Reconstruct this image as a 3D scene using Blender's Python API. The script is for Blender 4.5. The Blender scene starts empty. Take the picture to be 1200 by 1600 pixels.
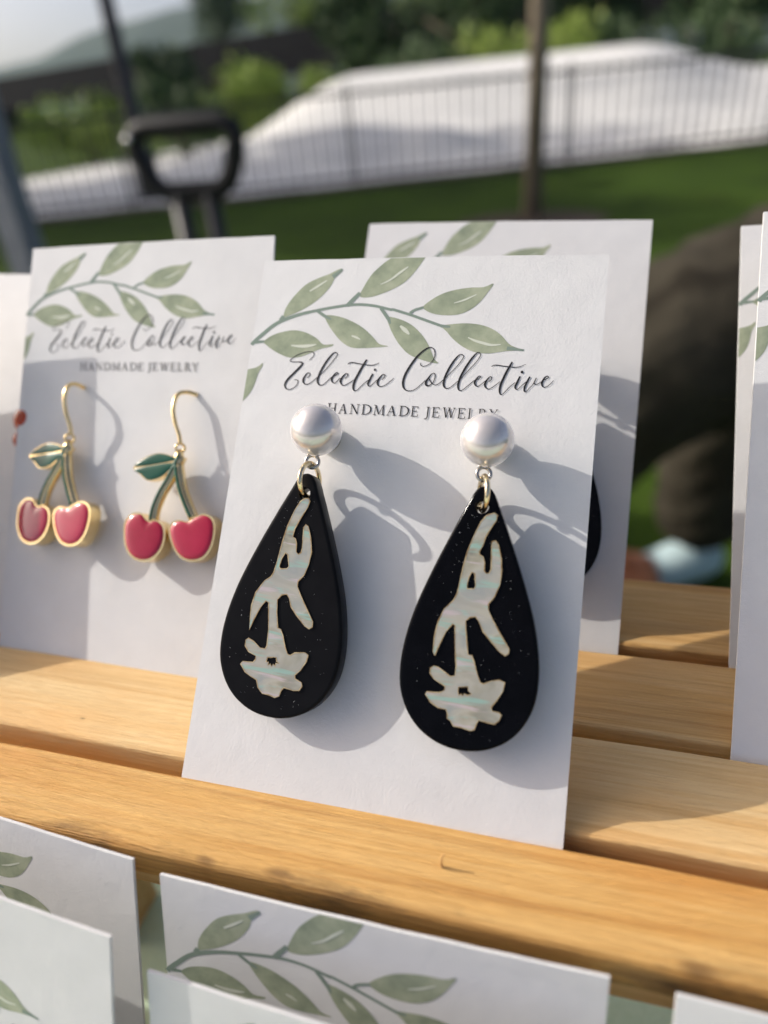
import bpy, bmesh, math, random
from mathutils import Vector, Matrix
from mathutils.geometry import tessellate_polygon
random.seed(7)
C = bpy.context.scene.collection
scn = bpy.context.scene
PI = math.pi
EYE = 0.92                      # height of the lens above the lawn, metres
def W(x, y, z):                 # millimetres from the lens -> world metres
    return Vector((x * .001, y * .001, EYE + z * .001))

# ------------------------------------------------------------------ camera
cam_d = bpy.data.cameras.new('camera'); cam = bpy.data.objects.new('camera', cam_d); C.objects.link(cam)
cam.matrix_world = Matrix(((0.95931913, -0.06725124, 0.27419714, 0),
                           (0.26902861, 0.51228557, -0.81559003, 0),
                           (-0.0856178, 0.856178, 0.50953785, EYE), (0, 0, 0, 1)))
cam_d.sensor_fit = 'HORIZONTAL'; cam_d.sensor_width = 24 * 1200 / 1109; cam_d.lens = 24
cam_d.clip_start = 0.005; cam_d.clip_end = 6000
cam_d.dof.use_dof = True; cam_d.dof.focus_distance = 0.096; cam_d.dof.aperture_fstop = 10.2
scn.camera = cam
# ------------------------------------------------------------------ sky and sun
SUN = Vector((-0.838, 0.004, 0.546)).normalized()      # towards the sun
elev = math.asin(SUN.z); azim = math.atan2(SUN.x, SUN.y)
world = bpy.data.worlds.new('World'); scn.world = world; world.use_nodes = True
wn = world.node_tree; bg = wn.nodes['Background']
sky = wn.nodes.new('ShaderNodeTexSky'); sky.sky_type = 'NISHITA'; sky.sun_disc = False
sky.sun_elevation = elev; sky.sun_rotation = azim; sky.altitude = 100; sky.dust_density = 5.0; sky.air_density = 0.55; sky.ozone_density = 0.0
wn.links.new(sky.outputs[0], bg.inputs[0]); bg.inputs[1].default_value = 0.15
sun_d = bpy.data.lights.new('sun', 'SUN'); sun_d.energy = 2.95; sun_d.angle = math.radians(0.53); sun_d.color = (1, .945, .855)
sun = bpy.data.objects.new('sun', sun_d); C.objects.link(sun)
sun.rotation_euler = (-SUN).to_track_quat('-Z', 'Y').to_euler(); sun.location = (-5, -1, 6)
scn.view_settings.view_transform = 'Standard'; scn.view_settings.look = 'None'
scn.view_settings.exposure = 0.21; scn.view_settings.gamma = 1; scn.view_settings.use_curve_mapping = False
scn.cycles.max_bounces = 8; scn.cycles.use_denoising = True

# ------------------------------------------------------------------ helpers
def mat(name, col, rough=.6, metal=0., spec=.5, coat=0., coat_rough=.05):
    m = bpy.data.materials.new(name); m.use_nodes = True
    p = m.node_tree.nodes['Principled BSDF']
    p.inputs['Base Color'].default_value = (*col, 1); p.inputs['Roughness'].default_value = rough
    p.inputs['Metallic'].default_value = metal; p.inputs['Specular IOR Level'].default_value = spec
    p.inputs['Coat Weight'].default_value = coat; p.inputs['Coat Roughness'].default_value = coat_rough
    return m
class NT:
    def __init__(s, m): s.t = m.node_tree; s.p = s.t.nodes['Principled BSDF']; s.tc = None
    def n(s, typ, **k):
        x = s.t.nodes.new('ShaderNode' + typ)
        for a, b in k.items():
            if hasattr(x, a): setattr(x, a, b)
            else: x.inputs[a].default_value = b
        return x
    def l(s, a, b): s.t.links.new(a, b)
    def coord(s, scale=(1, 1, 1), kind='Object', loc=(0, 0, 0)):
        tc = s.n('TexCoord'); mp = s.n('Mapping'); mp.inputs['Scale'].default_value = scale; mp.inputs['Location'].default_value = loc
        s.l(tc.outputs[kind], mp.inputs[0]); return mp.outputs[0]
    def noise(s, vec, scale, detail=4, rough=.55, dist=0):
        x = s.n('TexNoise'); x.inputs['Scale'].default_value = scale; x.inputs['Detail'].default_value = detail
        x.inputs['Roughness'].default_value = rough; x.inputs['Distortion'].default_value = dist
        s.l(vec, x.inputs['Vector']); return x.outputs['Fac']
    def ramp(s, fac, stops):
        x = s.n('ValToRGB'); e = x.color_ramp.elements
        while len(e) < len(stops): e.new(.5)
        for q, (pos, col) in zip(e, stops): q.position = pos; q.color = (*col, 1) if len(col) == 3 else col
        s.l(fac, x.inputs[0]); return x.outputs[0]
    def mix(s, fac, a, b, mode='MIX'):
        x = s.n('MixRGB', blend_type=mode)
        for i, v in ((0, fac), (1, a), (2, b)):
            if hasattr(v, 'links'): s.l(v, x.inputs[i])
            else: x.inputs[i].default_value = v if i == 0 else (*v, 1)
        return x.outputs[0]
    def bump(s, h, strength, dist):
        x = s.n('Bump'); x.inputs['Strength'].default_value = strength; x.inputs['Distance'].default_value = dist
        s.l(h, x.inputs['Height']); s.l(x.outputs[0], s.p.inputs['Normal']); return x
def noisy(name, c1, c2, scale, rough=.8, bump=0, dist=.001, stops=(.35, .65), detail=5, **k):
    m = mat(name, c1, rough, **k); t = NT(m); f = t.noise(t.coord(), scale, detail)
    t.l(t.ramp(f, [(stops[0], c1), (stops[1], c2)]), t.p.inputs['Base Color'])
    if bump: t.bump(f, bump, dist)
    return m
def mesh_obj(name, verts, faces, m, parent=None, smooth=False, mats=None, idx=None):
    me = bpy.data.meshes.new(name); me.from_pydata([tuple(v) for v in verts], [], faces); me.update()
    for x in (mats or [m]): me.materials.append(x)
    if idx: me.polygons.foreach_set('material_index', idx)
    if smooth: me.polygons.foreach_set('use_smooth', [True] * len(me.polygons))
    o = bpy.data.objects.new(name, me); C.objects.link(o)
    if parent: o.parent = parent
    return o
def bm_obj(name, bm, m, parent=None, smooth=False):
    bmesh.ops.recalc_face_normals(bm, faces=bm.faces)
    me = bpy.data.meshes.new(name); bm.to_mesh(me); bm.free(); me.materials.append(m)
    if smooth: me.polygons.foreach_set('use_smooth', [True] * len(me.polygons))
    o = bpy.data.objects.new(name, me); C.objects.link(o)
    if parent: o.parent = parent
    return o
def tag(o, label=None, cat=None, group=None, kind=None):
    for k, v in (('label', label), ('category', cat), ('group', group), ('kind', kind)):
        if v: o[k] = v
    return o
def empty(name, mtx, label, cat, group=None):
    o = bpy.data.objects.new(name, None); C.objects.link(o); o.empty_display_size = .01
    o.matrix_world = mtx; return tag(o, label, cat, group)
def frame(o, x, y, z):
    return Matrix(((x[0], y[0], z[0], o[0]), (x[1], y[1], z[1], o[1]), (x[2], y[2], z[2], o[2]), (0, 0, 0, 1)))
def copy_tree(o, parent=None):
    c = o.copy(); C.objects.link(c); c.parent = parent
    for ch in list(o.children): copy_tree(ch, c)
    return c
def catmull(pts, n=6):
    out = []; P = [pts[0]] + list(pts) + [pts[-1]]
    for i in range(1, len(P) - 2):
        a, b, c, d = P[i - 1:i + 3]
        for k in range(n):
            t = k / n
            out.append(tuple(.5 * (2 * b[j] + (c[j] - a[j]) * t + (2 * a[j] - 5 * b[j] + 4 * c[j] - d[j]) * t * t + (3 * b[j] - a[j] - 3 * c[j] + d[j]) * t ** 3) for j in range(len(b))))
    out.append(tuple(pts[-1])); return out
def catmull_loop(pts, n=4):
    out = []; L = len(pts)
    for i in range(L):
        a, b, c, d = (pts[(i + j - 1) % L] for j in range(4))
        for k in range(n):
            t = k / n
            out.append(tuple(.5 * (2 * b[j] + (c[j] - a[j]) * t + (2 * a[j] - 5 * b[j] + 4 * c[j] - d[j]) * t * t + (3 * b[j] - a[j] - 3 * c[j] + d[j]) * t ** 3) for j in range(2)))
    return out
class Geo:
    """collects flat pieces and tubes (in metres) for one mesh"""
    def __init__(s): s.v = []; s.f = []
    def add(s, vs, fs):
        b = len(s.v); s.v += [tuple(v) for v in vs]; s.f += [tuple(i + b for i in f) for f in fs]
    def ribbon(s, pts, z, sx=1, n=5):          # pts (x, y, width) -> flat strip
        P = catmull(pts, n) if n else pts; vs = []
        for i, p in enumerate(P):
            a = P[max(i - 1, 0)]; b = P[min(i + 1, len(P) - 1)]
            dx, dy = b[0] - a[0], b[1] - a[1]; l = math.hypot(dx, dy) or 1; w = max(p[2], .02) / 2
            vs += [(p[0] - dy / l * w, p[1] + dx / l * w, z), (p[0] + dy / l * w, p[1] - dx / l * w, z)]
        s.add(vs, [(2 * i, 2 * i + 1, 2 * i + 3, 2 * i + 2) for i in range(len(P) - 1)])
    def poly(s, pts, z):
        vs = [(p[0], p[1], z) for p in pts]
        s.add(vs, tessellate_polygon([[Vector(v) for v in vs]]))
    def tube(s, pts, r, seg=8, n=0, closed=False):
        P = [Vector(p[:3]) for p in (catmull(pts, n) if n else pts)]; N = len(P); vs = []
        rr = r if isinstance(r, (list, tuple)) else [r] * N
        if len(rr) != N: rr = [rr[min(int(i * len(rr) / N), len(rr) - 1)] + 0 for i in range(N)]
        up = None
        for i in range(N):
            a = P[(i - 1) % N if closed else max(i - 1, 0)]; b = P[(i + 1) % N if closed else min(i + 1, N - 1)]
            t = (b - a).normalized()
            if up is None: up = t.orthogonal().normalized()
            up = (up - t * up.dot(t)); up = up.normalized() if up.length > 1e-9 else t.orthogonal().normalized()
            sd = t.cross(up)
            for k in range(seg):
                an = 2 * PI * k / seg; vs.append(P[i] + (up * math.cos(an) + sd * math.sin(an)) * rr[i])
        fs = [(i * seg + k, i * seg + (k + 1) % seg, ((i + 1) % N) * seg + (k + 1) % seg, ((i + 1) % N) * seg + k) for i in range(N if closed else N - 1) for k in range(seg)]
        if not closed: fs += [tuple(range(seg))[::-1], tuple((N - 1) * seg + k for k in range(seg))]
        s.add(vs, fs)
    def box(s, x0, x1, y0, y1, z0, z1):
        vs = [(x, y, z) for x in (x0, x1) for y in (y0, y1) for z in (z0, z1)]
        s.add(vs, [(0, 1, 3, 2), (4, 6, 7, 5), (0, 4, 5, 1), (2, 3, 7, 6), (0, 2, 6, 4), (1, 5, 7, 3)])
    def scaled(s, k): s.v = [(a * k, b * k, c * k) for a, b, c in s.v]; return s
    def obj(s, name, m, parent=None, smooth=False): return mesh_obj(name, s.v, s.f, m, parent, smooth)
def prism(outer, holes, z0, z1, chamfer=0):
    """solid plate with holes; outlines in 2D -> (verts, faces, is_front)"""
    loops = [outer] + list(holes); vs = []; fs = []; fr = []
    flat = [p for l in loops for p in l]; n = len(flat)
    tri = tessellate_polygon([[Vector((p[0], p[1], 0)) for p in l] for l in loops])
    vs = [(p[0], p[1], z0) for p in flat] + [(p[0], p[1], z1) for p in flat]
    for t in tri: fs.append(tuple(i + n for i in t)); fr.append(0); 
    for t in tri: fs.append(tuple(t[::-1])); fr.append(1)
    b = 0
    for l in loops:
        L = len(l)
        for i in range(L): fs.append((b + i, b + (i + 1) % L, b + (i + 1) % L + n, b + i + n)); fr.append(1)
        b += L
    return vs, fs, fr

# ------------------------------------------------------------------ shapes drawn in millimetres (u right, v down from the card top)
SCRIPT = [[(9.78,16.05,0.12),(10.21,15.6,0.12),(10.38,15.05,0.12),(9.98,14.75,0.12),(9.18,14.77,0.12),(7.93,15.19,0.11),(7.1,15.76,0.11),(6.75,16.15,0.14),(7.09,16.34,0.12),(8.0,16.34,0.13),(8.57,16.41,0.24),(8.78,16.64,0.3),(8.39,17.23,0.36),(7.62,18.14,0.38),(6.85,19.05,0.38),(6.49,19.85,0.32),(6.71,20.44,0.2),(7.25,20.65,0.13),(7.92,20.4,0.12),(8.39,19.89,0.14),(8.51,19.35,0.14),(8.28,19.13,0.11),(7.87,19.14,0.1)],[(9.84,18.82,0.12),(10.14,18.46,0.14),(10.19,18.12,0.14),(9.82,18.03,0.14),(9.49,18.48,0.26),(9.28,19.1,0.34),(9.45,19.59,0.22),(9.91,19.78,0.13),(10.5,19.53,0.12),(11.11,18.98,0.12),(11.63,18.42,0.12)],[(11.81,18.32,0.1),(12.66,17.32,0.12),(13.47,16.12,0.12),(13.97,15.32,0.12),(13.95,14.95,0.13),(13.58,14.8,0.15),(13.18,15.14,0.24),(12.53,16.14,0.32),(11.96,17.33,0.34),(11.63,18.42,0.34),(11.53,19.11,0.34),(11.73,19.64,0.26),(12.15,19.86,0.14),(12.69,19.61,0.12),(13.46,18.76,0.12),(13.89,18.36,0.12)],[(13.76,18.51,0.12),(14.27,18.27,0.13),(14.57,18.03,0.14),(14.33,17.88,0.14),(14.04,18.14,0.23),(13.7,18.78,0.33),(13.8,19.24,0.22),(14.17,19.48,0.14),(14.52,19.22,0.12),(14.96,18.67,0.12)],[(15.65,18.75,0.12),(16.04,18.35,0.14),(15.99,18.03,0.14),(15.7,18.02,0.16),(15.3,18.52,0.29),(15.09,19.1,0.35),(15.26,19.58,0.21),(15.63,19.79,0.13),(16.2,19.56,0.12),(17.17,18.87,0.12)],[(18.59,15.81,0.25),(18.14,16.79,0.35),(17.63,17.97,0.36),(17.24,19.04,0.37),(17.12,19.91,0.35),(17.24,20.39,0.23),(17.5,20.55,0.12),(17.94,20.27,0.11),(18.6,19.48,0.11),(19.33,18.84,0.11)],[(15.84,16.6,0.1),(16.06,16.38,0.15),(16.53,16.3,0.16),(17.42,16.44,0.15),(18.41,16.59,0.14),(19.37,16.65,0.13),(19.93,16.56,0.12),(20.52,16.27,0.09)],[(19.78,17.93,0.27),(19.46,18.78,0.3),(19.26,19.38,0.3),(19.35,19.7,0.19),(19.59,19.78,0.12),(19.94,19.49,0.11),(20.52,18.85,0.11)],[(21.22,18.78,0.11),(21.59,18.34,0.13),(21.6,18.05,0.13),(21.26,18.03,0.15),(20.86,18.55,0.28),(20.63,19.13,0.34),(20.79,19.6,0.21),(21.21,19.8,0.12),(21.84,19.57,0.11),(22.51,18.98,0.12),(22.97,18.51,0.09)],[(26.61,16.14,0.12),(26.59,16.4,0.11),(26.87,16.63,0.1),(27.41,16.53,0.1),(28.0,16.13,0.11),(28.42,15.41,0.13),(28.46,14.66,0.15),(28.18,14.04,0.13),(27.74,13.81,0.15),(27.21,13.99,0.22),(26.53,14.55,0.29),(25.81,15.42,0.33),(25.08,16.72,0.33),(24.54,17.97,0.35),(24.37,19.02,0.35),(24.52,19.77,0.28),(24.9,20.2,0.17),(25.42,20.31,0.12),(26.18,20.09,0.11),(26.92,19.41,0.11),(27.52,18.69,0.11)],[(28.12,19.49,0.18),(27.76,19.39,0.29),(27.64,18.94,0.31),(27.98,18.27,0.24),(28.37,17.7,0.13),(28.7,17.63,0.12),(28.85,18.0,0.13),(28.82,18.51,0.13),(28.61,19.03,0.13),(28.12,19.49,0.16)],[(28.07,18.44,0.18),(28.37,18.95,0.14),(28.82,19.28,0.11),(29.36,19.22,0.11),(30.05,18.57,0.11)],[(30.25,18.38,0.09),(31.05,17.42,0.11),(31.99,16.18,0.11),(32.51,15.24,0.12),(32.4,14.86,0.12),(32.11,14.77,0.13),(31.69,15.08,0.21),(31.08,16.04,0.29),(30.5,17.34,0.31),(30.19,18.47,0.32),(30.17,19.22,0.31),(30.38,19.63,0.21),(30.72,19.79,0.12),(31.28,19.51,0.11),(32.12,18.65,0.11)],[(32.53,18.29,0.09),(33.46,17.01,0.11),(34.34,15.87,0.11),(34.83,14.97,0.11),(34.77,14.57,0.11),(34.52,14.44,0.13),(34.21,14.63,0.2),(33.63,15.43,0.28),(32.96,16.71,0.31),(32.44,17.98,0.32),(32.23,18.96,0.32),(32.24,19.56,0.28),(32.43,19.96,0.17),(32.78,19.99,0.11),(33.38,19.48,0.11),(34.37,18.48,0.11)],[(34.47,18.47,0.11),(34.97,18.22,0.11),(35.22,17.95,0.12),(35.07,17.84,0.12),(34.81,18.03,0.2),(34.48,18.61,0.29),(34.51,19.03,0.25),(34.81,19.33,0.13),(35.2,19.18,0.1),(35.89,18.5,0.1)],[(36.36,18.62,0.1),(36.69,18.25,0.12),(36.68,17.96,0.12),(36.45,17.9,0.14),(36.11,18.34,0.23),(35.87,18.96,0.3),(36.0,19.41,0.21),(36.33,19.64,0.11),(36.8,19.5,0.1),(37.88,18.55,0.1)],[(36.53,16.45,0.08),(36.81,16.25,0.13),(37.33,16.21,0.14),(38.31,16.34,0.13),(39.29,16.42,0.12),(39.81,16.44,0.11),(40.38,16.34,0.1),(40.56,16.24,0.08),(41.11,15.98,0.06)],[(39.26,15.69,0.21),(38.75,16.81,0.3),(38.35,17.88,0.32),(38.03,18.88,0.32),(37.93,19.64,0.29),(38.02,20.21,0.2),(38.25,20.39,0.11),(38.63,20.04,0.1),(39.27,19.22,0.1),(39.92,18.6,0.1)],[(40.48,17.71,0.23),(40.2,18.51,0.28),(39.97,19.16,0.27),(40.06,19.5,0.17),(40.31,19.57,0.11),(40.68,19.18,0.1),(41.36,18.44,0.1)],[(41.79,17.71,0.22),(41.41,18.63,0.27),(41.21,19.31,0.27),(41.23,19.76,0.18),(41.45,19.87,0.11),(41.83,19.37,0.1),(42.24,18.87,0.1),(42.48,18.33,0.15),(42.65,17.85,0.13)],[(42.42,18.45,0.18),(42.47,18.69,0.13),(42.76,18.79,0.1),(43.29,18.42,0.1),(43.64,18.0,0.1)],[(43.61,18.13,0.1),(44.02,17.95,0.11),(44.24,17.72,0.12),(44.05,17.57,0.13),(43.74,17.82,0.22),(43.44,18.51,0.29),(43.56,19.01,0.18),(43.89,19.12,0.1),(44.37,18.84,0.1),(44.94,18.15,0.07)]]
SCRIPT_DOTS = [(20.03,17.33,0.17),(40.69,17.1,0.19)]
CAPTION = [('H',13.62,15.11),('A',15.37,16.69),('N',17.05,18.5),('D',18.83,20.25),('M',20.53,22.29),('A',22.53,23.91),('D',24.32,25.72),('E',26.03,27.09),('J',27.92,28.73),('E',28.99,30.09),('W',30.49,32.28),('E',32.56,33.66),('L',33.99,35.0),('R',35.35,36.62),('Y',36.85,38.05)]
LEAVES = [[(4.59,9.25),(4.74,7.76),(5.76,5.95),(7.3,4.15),(9.07,3.14),(11.0,2.38),(12.3,1.68),(12.97,1.64),(12.87,2.15),(11.96,2.91),(11.52,4.19),(10.47,5.72),(9.13,6.99),(7.27,8.22),(5.58,8.99)],[(16.21,6.05),(16.67,4.49),(17.54,2.72),(18.6,1.47),(19.69,0.47),(21.27,-0.51),(23.38,-0.97),(25.55,-0.67),(25.0,0.69),(24.22,2.06),(22.98,3.66),(21.44,4.77),(19.39,5.71),(17.75,6.18)],[(1.95,13.17),(3.23,12.18),(5.21,11.55),(6.98,11.38),(8.84,11.82),(10.48,12.67),(11.62,13.58),(13.15,13.51),(12.9,13.88),(11.46,14.21),(10.28,14.72),(8.38,15.51),(6.63,15.69),(5.01,15.2),(3.46,14.42),(2.44,13.72)],[(11.2,9.02),(13.48,9.21),(15.56,9.95),(17.41,10.98),(19.04,12.32),(20.14,13.4),(21.54,13.72),(19.5,13.95),(17.59,14.08),(15.87,13.96),(14.27,13.05),(12.82,11.57),(11.84,10.33)],[(20.85,9.29),(22.66,9.58),(24.46,10.39),(26.01,11.68),(27.15,13.1),(27.88,14.38),(28.44,15.51),(29.09,16.12),(27.9,16.0),(26.47,15.61),(24.72,14.9),(23.31,13.65),(22.3,12.36),(21.39,10.85)],[(25.92,7.78),(27.09,6.58),(28.66,5.64),(30.52,5.07),(32.41,4.79),(34.29,4.72),(35.61,4.18),(34.91,5.5),(33.98,6.94),(32.75,8.09),(31.2,8.81),(29.3,8.96),(27.33,8.68)],[(28.93,10.58),(30.54,10.28),(32.43,10.15),(34.33,10.34),(35.98,10.89),(37.38,11.83),(38.55,13.08),(39.63,13.61),(40.67,13.93),(38.9,14.07),(37.36,14.29),(35.81,14.54),(33.94,14.36),(32.25,13.62),(30.78,12.51),(29.71,11.38)],[(-1.07,17.94),(-0.01,17.66),(1.2,17.37),(1.92,16.98),(2.26,16.62),(2.4,17.02),(1.87,18.24),(1.6,19.75),(1.07,21.27),(0.0,22.68),(-0.72,23.09)]]
STEMS = [[(0.22,13.4,0.62),(1.4,12.2,0.62),(3.7,10.23,0.59),(6.87,8.94,0.52),(9.83,8.24,0.45),(12.77,7.68,0.43),(15.7,7.33,0.43),(18.41,7.5,0.4),(21.14,8.12,0.4),(21.62,8.14,0.4),(24.28,8.95,0.4),(26.33,9.67,0.4),(29.08,10.64,0.4)],[(4.16,9.82,0.71),(4.56,9.1,0.62)],[(14.49,7.5,0.67),(15.23,6.62,0.67),(16.19,5.49,0.57)],[(0.53,13.32,0.52),(2.03,13.17,0.38)],[(9.83,8.27,0.43),(11.22,9.15,0.47),(12.3,9.65,0.24)],[(19.67,7.88,0.47),(20.96,9.48,0.52),(21.42,10.33,0.24)],[(24.11,8.69,0.46),(24.76,8.19,0.4),(26.03,7.78,0.4)],[(38.34,13.69,0.51),(40.64,13.96,0.26)],[(11.59,2.91,0.71),(12.93,1.69,0.38)],[(28.82,10.58,0.46),(30.18,10.69,0.29)]]
VEINS = [[(8.22,5.14,0.22),(9.5,4.3,0.36),(10.7,3.46,0.18)],[(19.2,4.2,0.14),(20.56,3.51,0.27),(21.87,2.4,0.36),(23.0,1.49,0.18)],[(6.54,13.79,0.18),(8.14,13.91,0.45),(9.39,13.82,0.45),(10.49,13.6,0.14)],[(15.82,12.19,0.18),(16.51,12.42,0.32),(17.22,12.76,0.11)],[(22.93,10.63,0.27),(23.72,11.27,0.59),(24.41,11.9,0.22)],[(30.34,7.14,0.11),(31.79,6.65,0.27),(33.38,5.84,0.14)],[(32.86,12.26,0.14),(33.9,12.72,0.32),(35.13,13.07,0.38),(36.21,13.31,0.32),(37.46,13.2,0.14)]]
HAND_A = [(0.86,3.35),(1.14,3.74),(0.96,4.54),(0.22,6.19),(-0.36,7.62),(-0.45,8.7),(-0.04,8.89),(0.21,9.47),(0.36,10.61),(0.72,10.9),(1.08,10.6),(1.11,9.92),(0.86,7.26),(1.12,6.88),(1.5,7.08),(2.05,8.45),(2.49,10.3),(2.36,12.04),(1.98,13.43),(1.27,14.4),(1.3,15.06),(1.93,16.1),(3.01,17.63),(4.2,19.22),(4.25,19.87),(3.85,20.16),(3.21,19.95),(2.02,18.93),(0.89,17.79),(0.44,16.72),(0.01,16.27),(-0.68,16.46),(-1.18,17.17),(-0.98,18.86),(-0.49,20.83),(-0.06,20.89),(0.4,21.66),(0.94,23.07),(1.46,23.92),(1.88,23.98),(2.41,23.56),(3.78,23.28),(4.27,23.51),(4.17,24.36),(3.58,25.59),(2.9,26.36),(3.02,26.81),(3.94,27.1),(4.11,27.53),(3.82,28.14),(3.04,28.32),(1.7,28.17),(1.36,28.61),(1.2,29.39),(0.63,29.65),(-0.23,29.48),(-1.16,29.47),(-1.89,28.86),(-2.27,27.9),(-3.05,27.67),(-4.08,27.2),(-4.88,26.3),(-4.63,25.93),(-3.18,25.8),(-2.88,25.36),(-2.92,24.9),(-4.04,24.53),(-4.65,23.87),(-4.72,23.12),(-4.36,22.81),(-3.56,23.11),(-2.5,23.78),(-1.77,23.78),(-1.58,23.33),(-1.74,21.27),(-2.33,17.74),(-2.78,17.58),(-3.35,18.48),(-4.0,20.12),(-4.46,21.69),(-4.62,20.22),(-4.72,18.51),(-4.41,16.72),(-3.45,15.03),(-2.62,14.36),(-2.32,13.7),(-2.08,12.12),(-1.8,9.56),(-1.45,7.38),(-0.79,5.15),(-0.18,3.91),(0.36,3.45)]
HAND_A_HOLES = [[(-1.14,10.92),(-0.72,11.15),(-0.32,12.63),(-0.57,12.99),(-1.48,13.13),(-1.68,12.83),(-1.51,11.74)],[(-1.23,24.78),(-0.77,24.73),(-0.38,24.59),(-0.02,24.6),(0.12,25.06),(0.57,25.3),(0.03,25.34),(0.03,25.72),(-0.31,25.52),(-0.5,25.89),(-0.73,25.54),(-1.04,25.84),(-1.01,25.34),(-1.36,25.46)]]
POSE_A = {'o':(14.22,42.32,5.5),'x':(0.9988,-0.049,-0.0038),'d':(-0.0491,-0.996,-0.0747),'n':(0.0001,-0.0748,0.9972)}
HAND_B = [(1.54,3.34),(1.88,3.6),(1.84,4.21),(1.16,5.4),(0.69,6.39),(0.5,7.35),(0.11,8.23),(0.18,8.6),(0.64,8.84),(0.89,9.57),(0.89,10.51),(1.2,10.85),(1.56,10.76),(1.76,10.23),(1.52,7.26),(1.58,6.84),(1.94,6.75),(2.35,7.18),(2.8,8.64),(3.02,10.29),(2.97,11.97),(2.46,13.51),(1.78,14.51),(1.85,15.24),(2.55,16.45),(3.82,18.31),(4.75,19.56),(4.71,20.11),(4.37,20.39),(3.6,19.98),(2.6,19.01),(1.48,17.87),(0.81,16.66),(0.39,16.19),(-0.25,16.32),(-0.77,16.84),(-0.66,17.94),(-0.36,19.57),(-0.1,20.86),(0.37,20.91),(0.72,21.64),(1.22,23.03),(1.68,23.97),(2.06,24.1),(3.02,23.6),(3.91,23.38),(4.56,23.56),(4.47,24.57),(3.85,25.74),(3.22,26.73),(3.44,27.14),(4.26,27.2),(4.5,27.43),(4.34,28.08),(3.84,28.57),(3.11,28.54),(1.91,28.4),(1.67,28.85),(1.47,29.6),(1.03,29.8),(-0.1,29.57),(-1.04,29.54),(-1.47,28.97),(-1.9,28.76),(-1.88,28.21),(-2.15,27.71),(-3.1,27.67),(-4.1,27.17),(-4.86,26.27),(-4.7,25.97),(-3.09,25.87),(-2.56,25.48),(-2.51,25.01),(-2.91,24.8),(-4.01,24.3),(-4.55,23.64),(-4.52,23.08),(-4.17,22.75),(-3.58,22.86),(-1.98,23.75),(-1.43,23.58),(-1.41,22.29),(-1.52,21.75),(-1.79,19.94),(-2.02,17.55),(-2.32,17.4),(-3.07,18.42),(-3.68,19.99),(-4.2,21.49),(-4.44,21.02),(-4.43,19.15),(-4.15,17.24),(-3.54,15.67),(-2.5,14.52),(-2.12,13.63),(-1.96,12.3),(-1.69,10.2),(-1.38,8.47),(-0.81,6.52),(-0.04,4.56),(0.63,3.65)]
HAND_B_HOLES = [[(-0.59,10.84),(-0.19,10.99),(0.04,12.47),(-0.11,12.86),(-0.95,12.95),(-1.02,12.58),(-0.9,11.53)],[(-0.89,24.88),(0.26,24.66),(0.37,25.19),(0.8,25.46),(0.27,25.71),(-0.12,25.55),(-0.27,25.88),(-0.48,25.64),(-0.74,25.86),(-0.91,25.43)]]
POSE_B = {'o':(38.02,42.21,5.5),'x':(1.0,-0.0009,-0.0036),'d':(-0.0011,-0.9973,-0.0739),'n':(0.0035,-0.0739,0.9973)}
CHERRY = {'wire':[(0.46,9.16),(-0.88,9.36),(-1.82,8.54),(-1.97,6.27),(-1.26,3.74),(-0.24,1.61),(0.2,0.01)],'leaf':[(-6.82,-4.45),(-5.5,-3.01),(-3.17,-2.04),(-0.67,-2.29),(0.17,-3.03),(-0.66,-4.5),(-2.18,-5.72),(-4.17,-6.19),(-5.55,-5.33)],'stemA':[(0.58,-1.95),(-0.95,-5.77),(-2.19,-8.33),(-2.94,-10.86),(-3.04,-12.82)],'stemB':[(0.11,-3.39),(1.24,-6.89),(2.69,-9.62),(4.19,-11.96)],'chA':[(-7.7,-15.29),(-7.73,-13.33),(-6.57,-12.0),(-4.93,-11.81),(-3.98,-12.6),(-3.01,-13.03),(-1.83,-12.73),(-0.35,-13.61),(0.15,-15.57),(-0.33,-17.7),(-1.71,-19.24),(-3.66,-19.76),(-5.75,-19.1),(-7.11,-17.38)],'chB':[(0.68,-14.83),(0.69,-13.32),(1.88,-12.47),(3.68,-12.55),(4.83,-11.78),(6.54,-11.1),(8.18,-11.68),(8.88,-13.35),(8.7,-16.16),(7.63,-18.09),(5.81,-18.93),(3.73,-18.7),(2.02,-17.33)]}
CHERRY_AT = [(33.42,36.54),(10.28,37.34)]
CHERRY_CARD = {'o':(-98.5,72.2,-78),'r':(0.9997,-0.0217,0.0138),'u':(0.0025,0.6178,0.7863),'n':(-0.0256,-0.786,0.6177),'shear':-0.0866,'H':73.75}

# ------------------------------------------------------------------ materials
M = {}
M['paper'] = noisy('card_paper', (.70, .70, .705), (.74, .74, .745), 120, .92, spec=.25)
_t = NT(M['paper']); _v = _t.coord(); _b = _t.noise(_v, 2400, 6, .75); _q = _t.n('Math', operation='MULTIPLY_ADD'); _q.inputs[1].default_value = 2.2; _t.l(_t.noise(_v, 160, 3, .5), _q.inputs[0]); _t.l(_b, _q.inputs[2]); _t.bump(_q.outputs[0], .42, .00015)
M['print'] = mat('leaf_ink', (.2, .26, .15), .9, spec=.2)
t = NT(M['print']); v = t.coord(); f1 = t.noise(v, 260, 4, .6); f2 = t.noise(v, 4200, 2, .6)
c = t.ramp(f1, [(.3, (.20, .25, .19)), (.5, (.31, .355, .26)), (.7, (.43, .46, .35))])
t.l(t.mix(f2, c, t.mix(.35, c, (.38, .40, .27))), t.p.inputs['Base Color'])
M['stem_ink'] = mat('stem_ink', (.22, .28, .24), .9, spec=.2)
M['vein_ink'] = mat('vein_ink', (.62, .65, .56), .9, spec=.2)
M['ink'] = mat('black_ink', (.012, .012, .016), .6, spec=.3)
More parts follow.
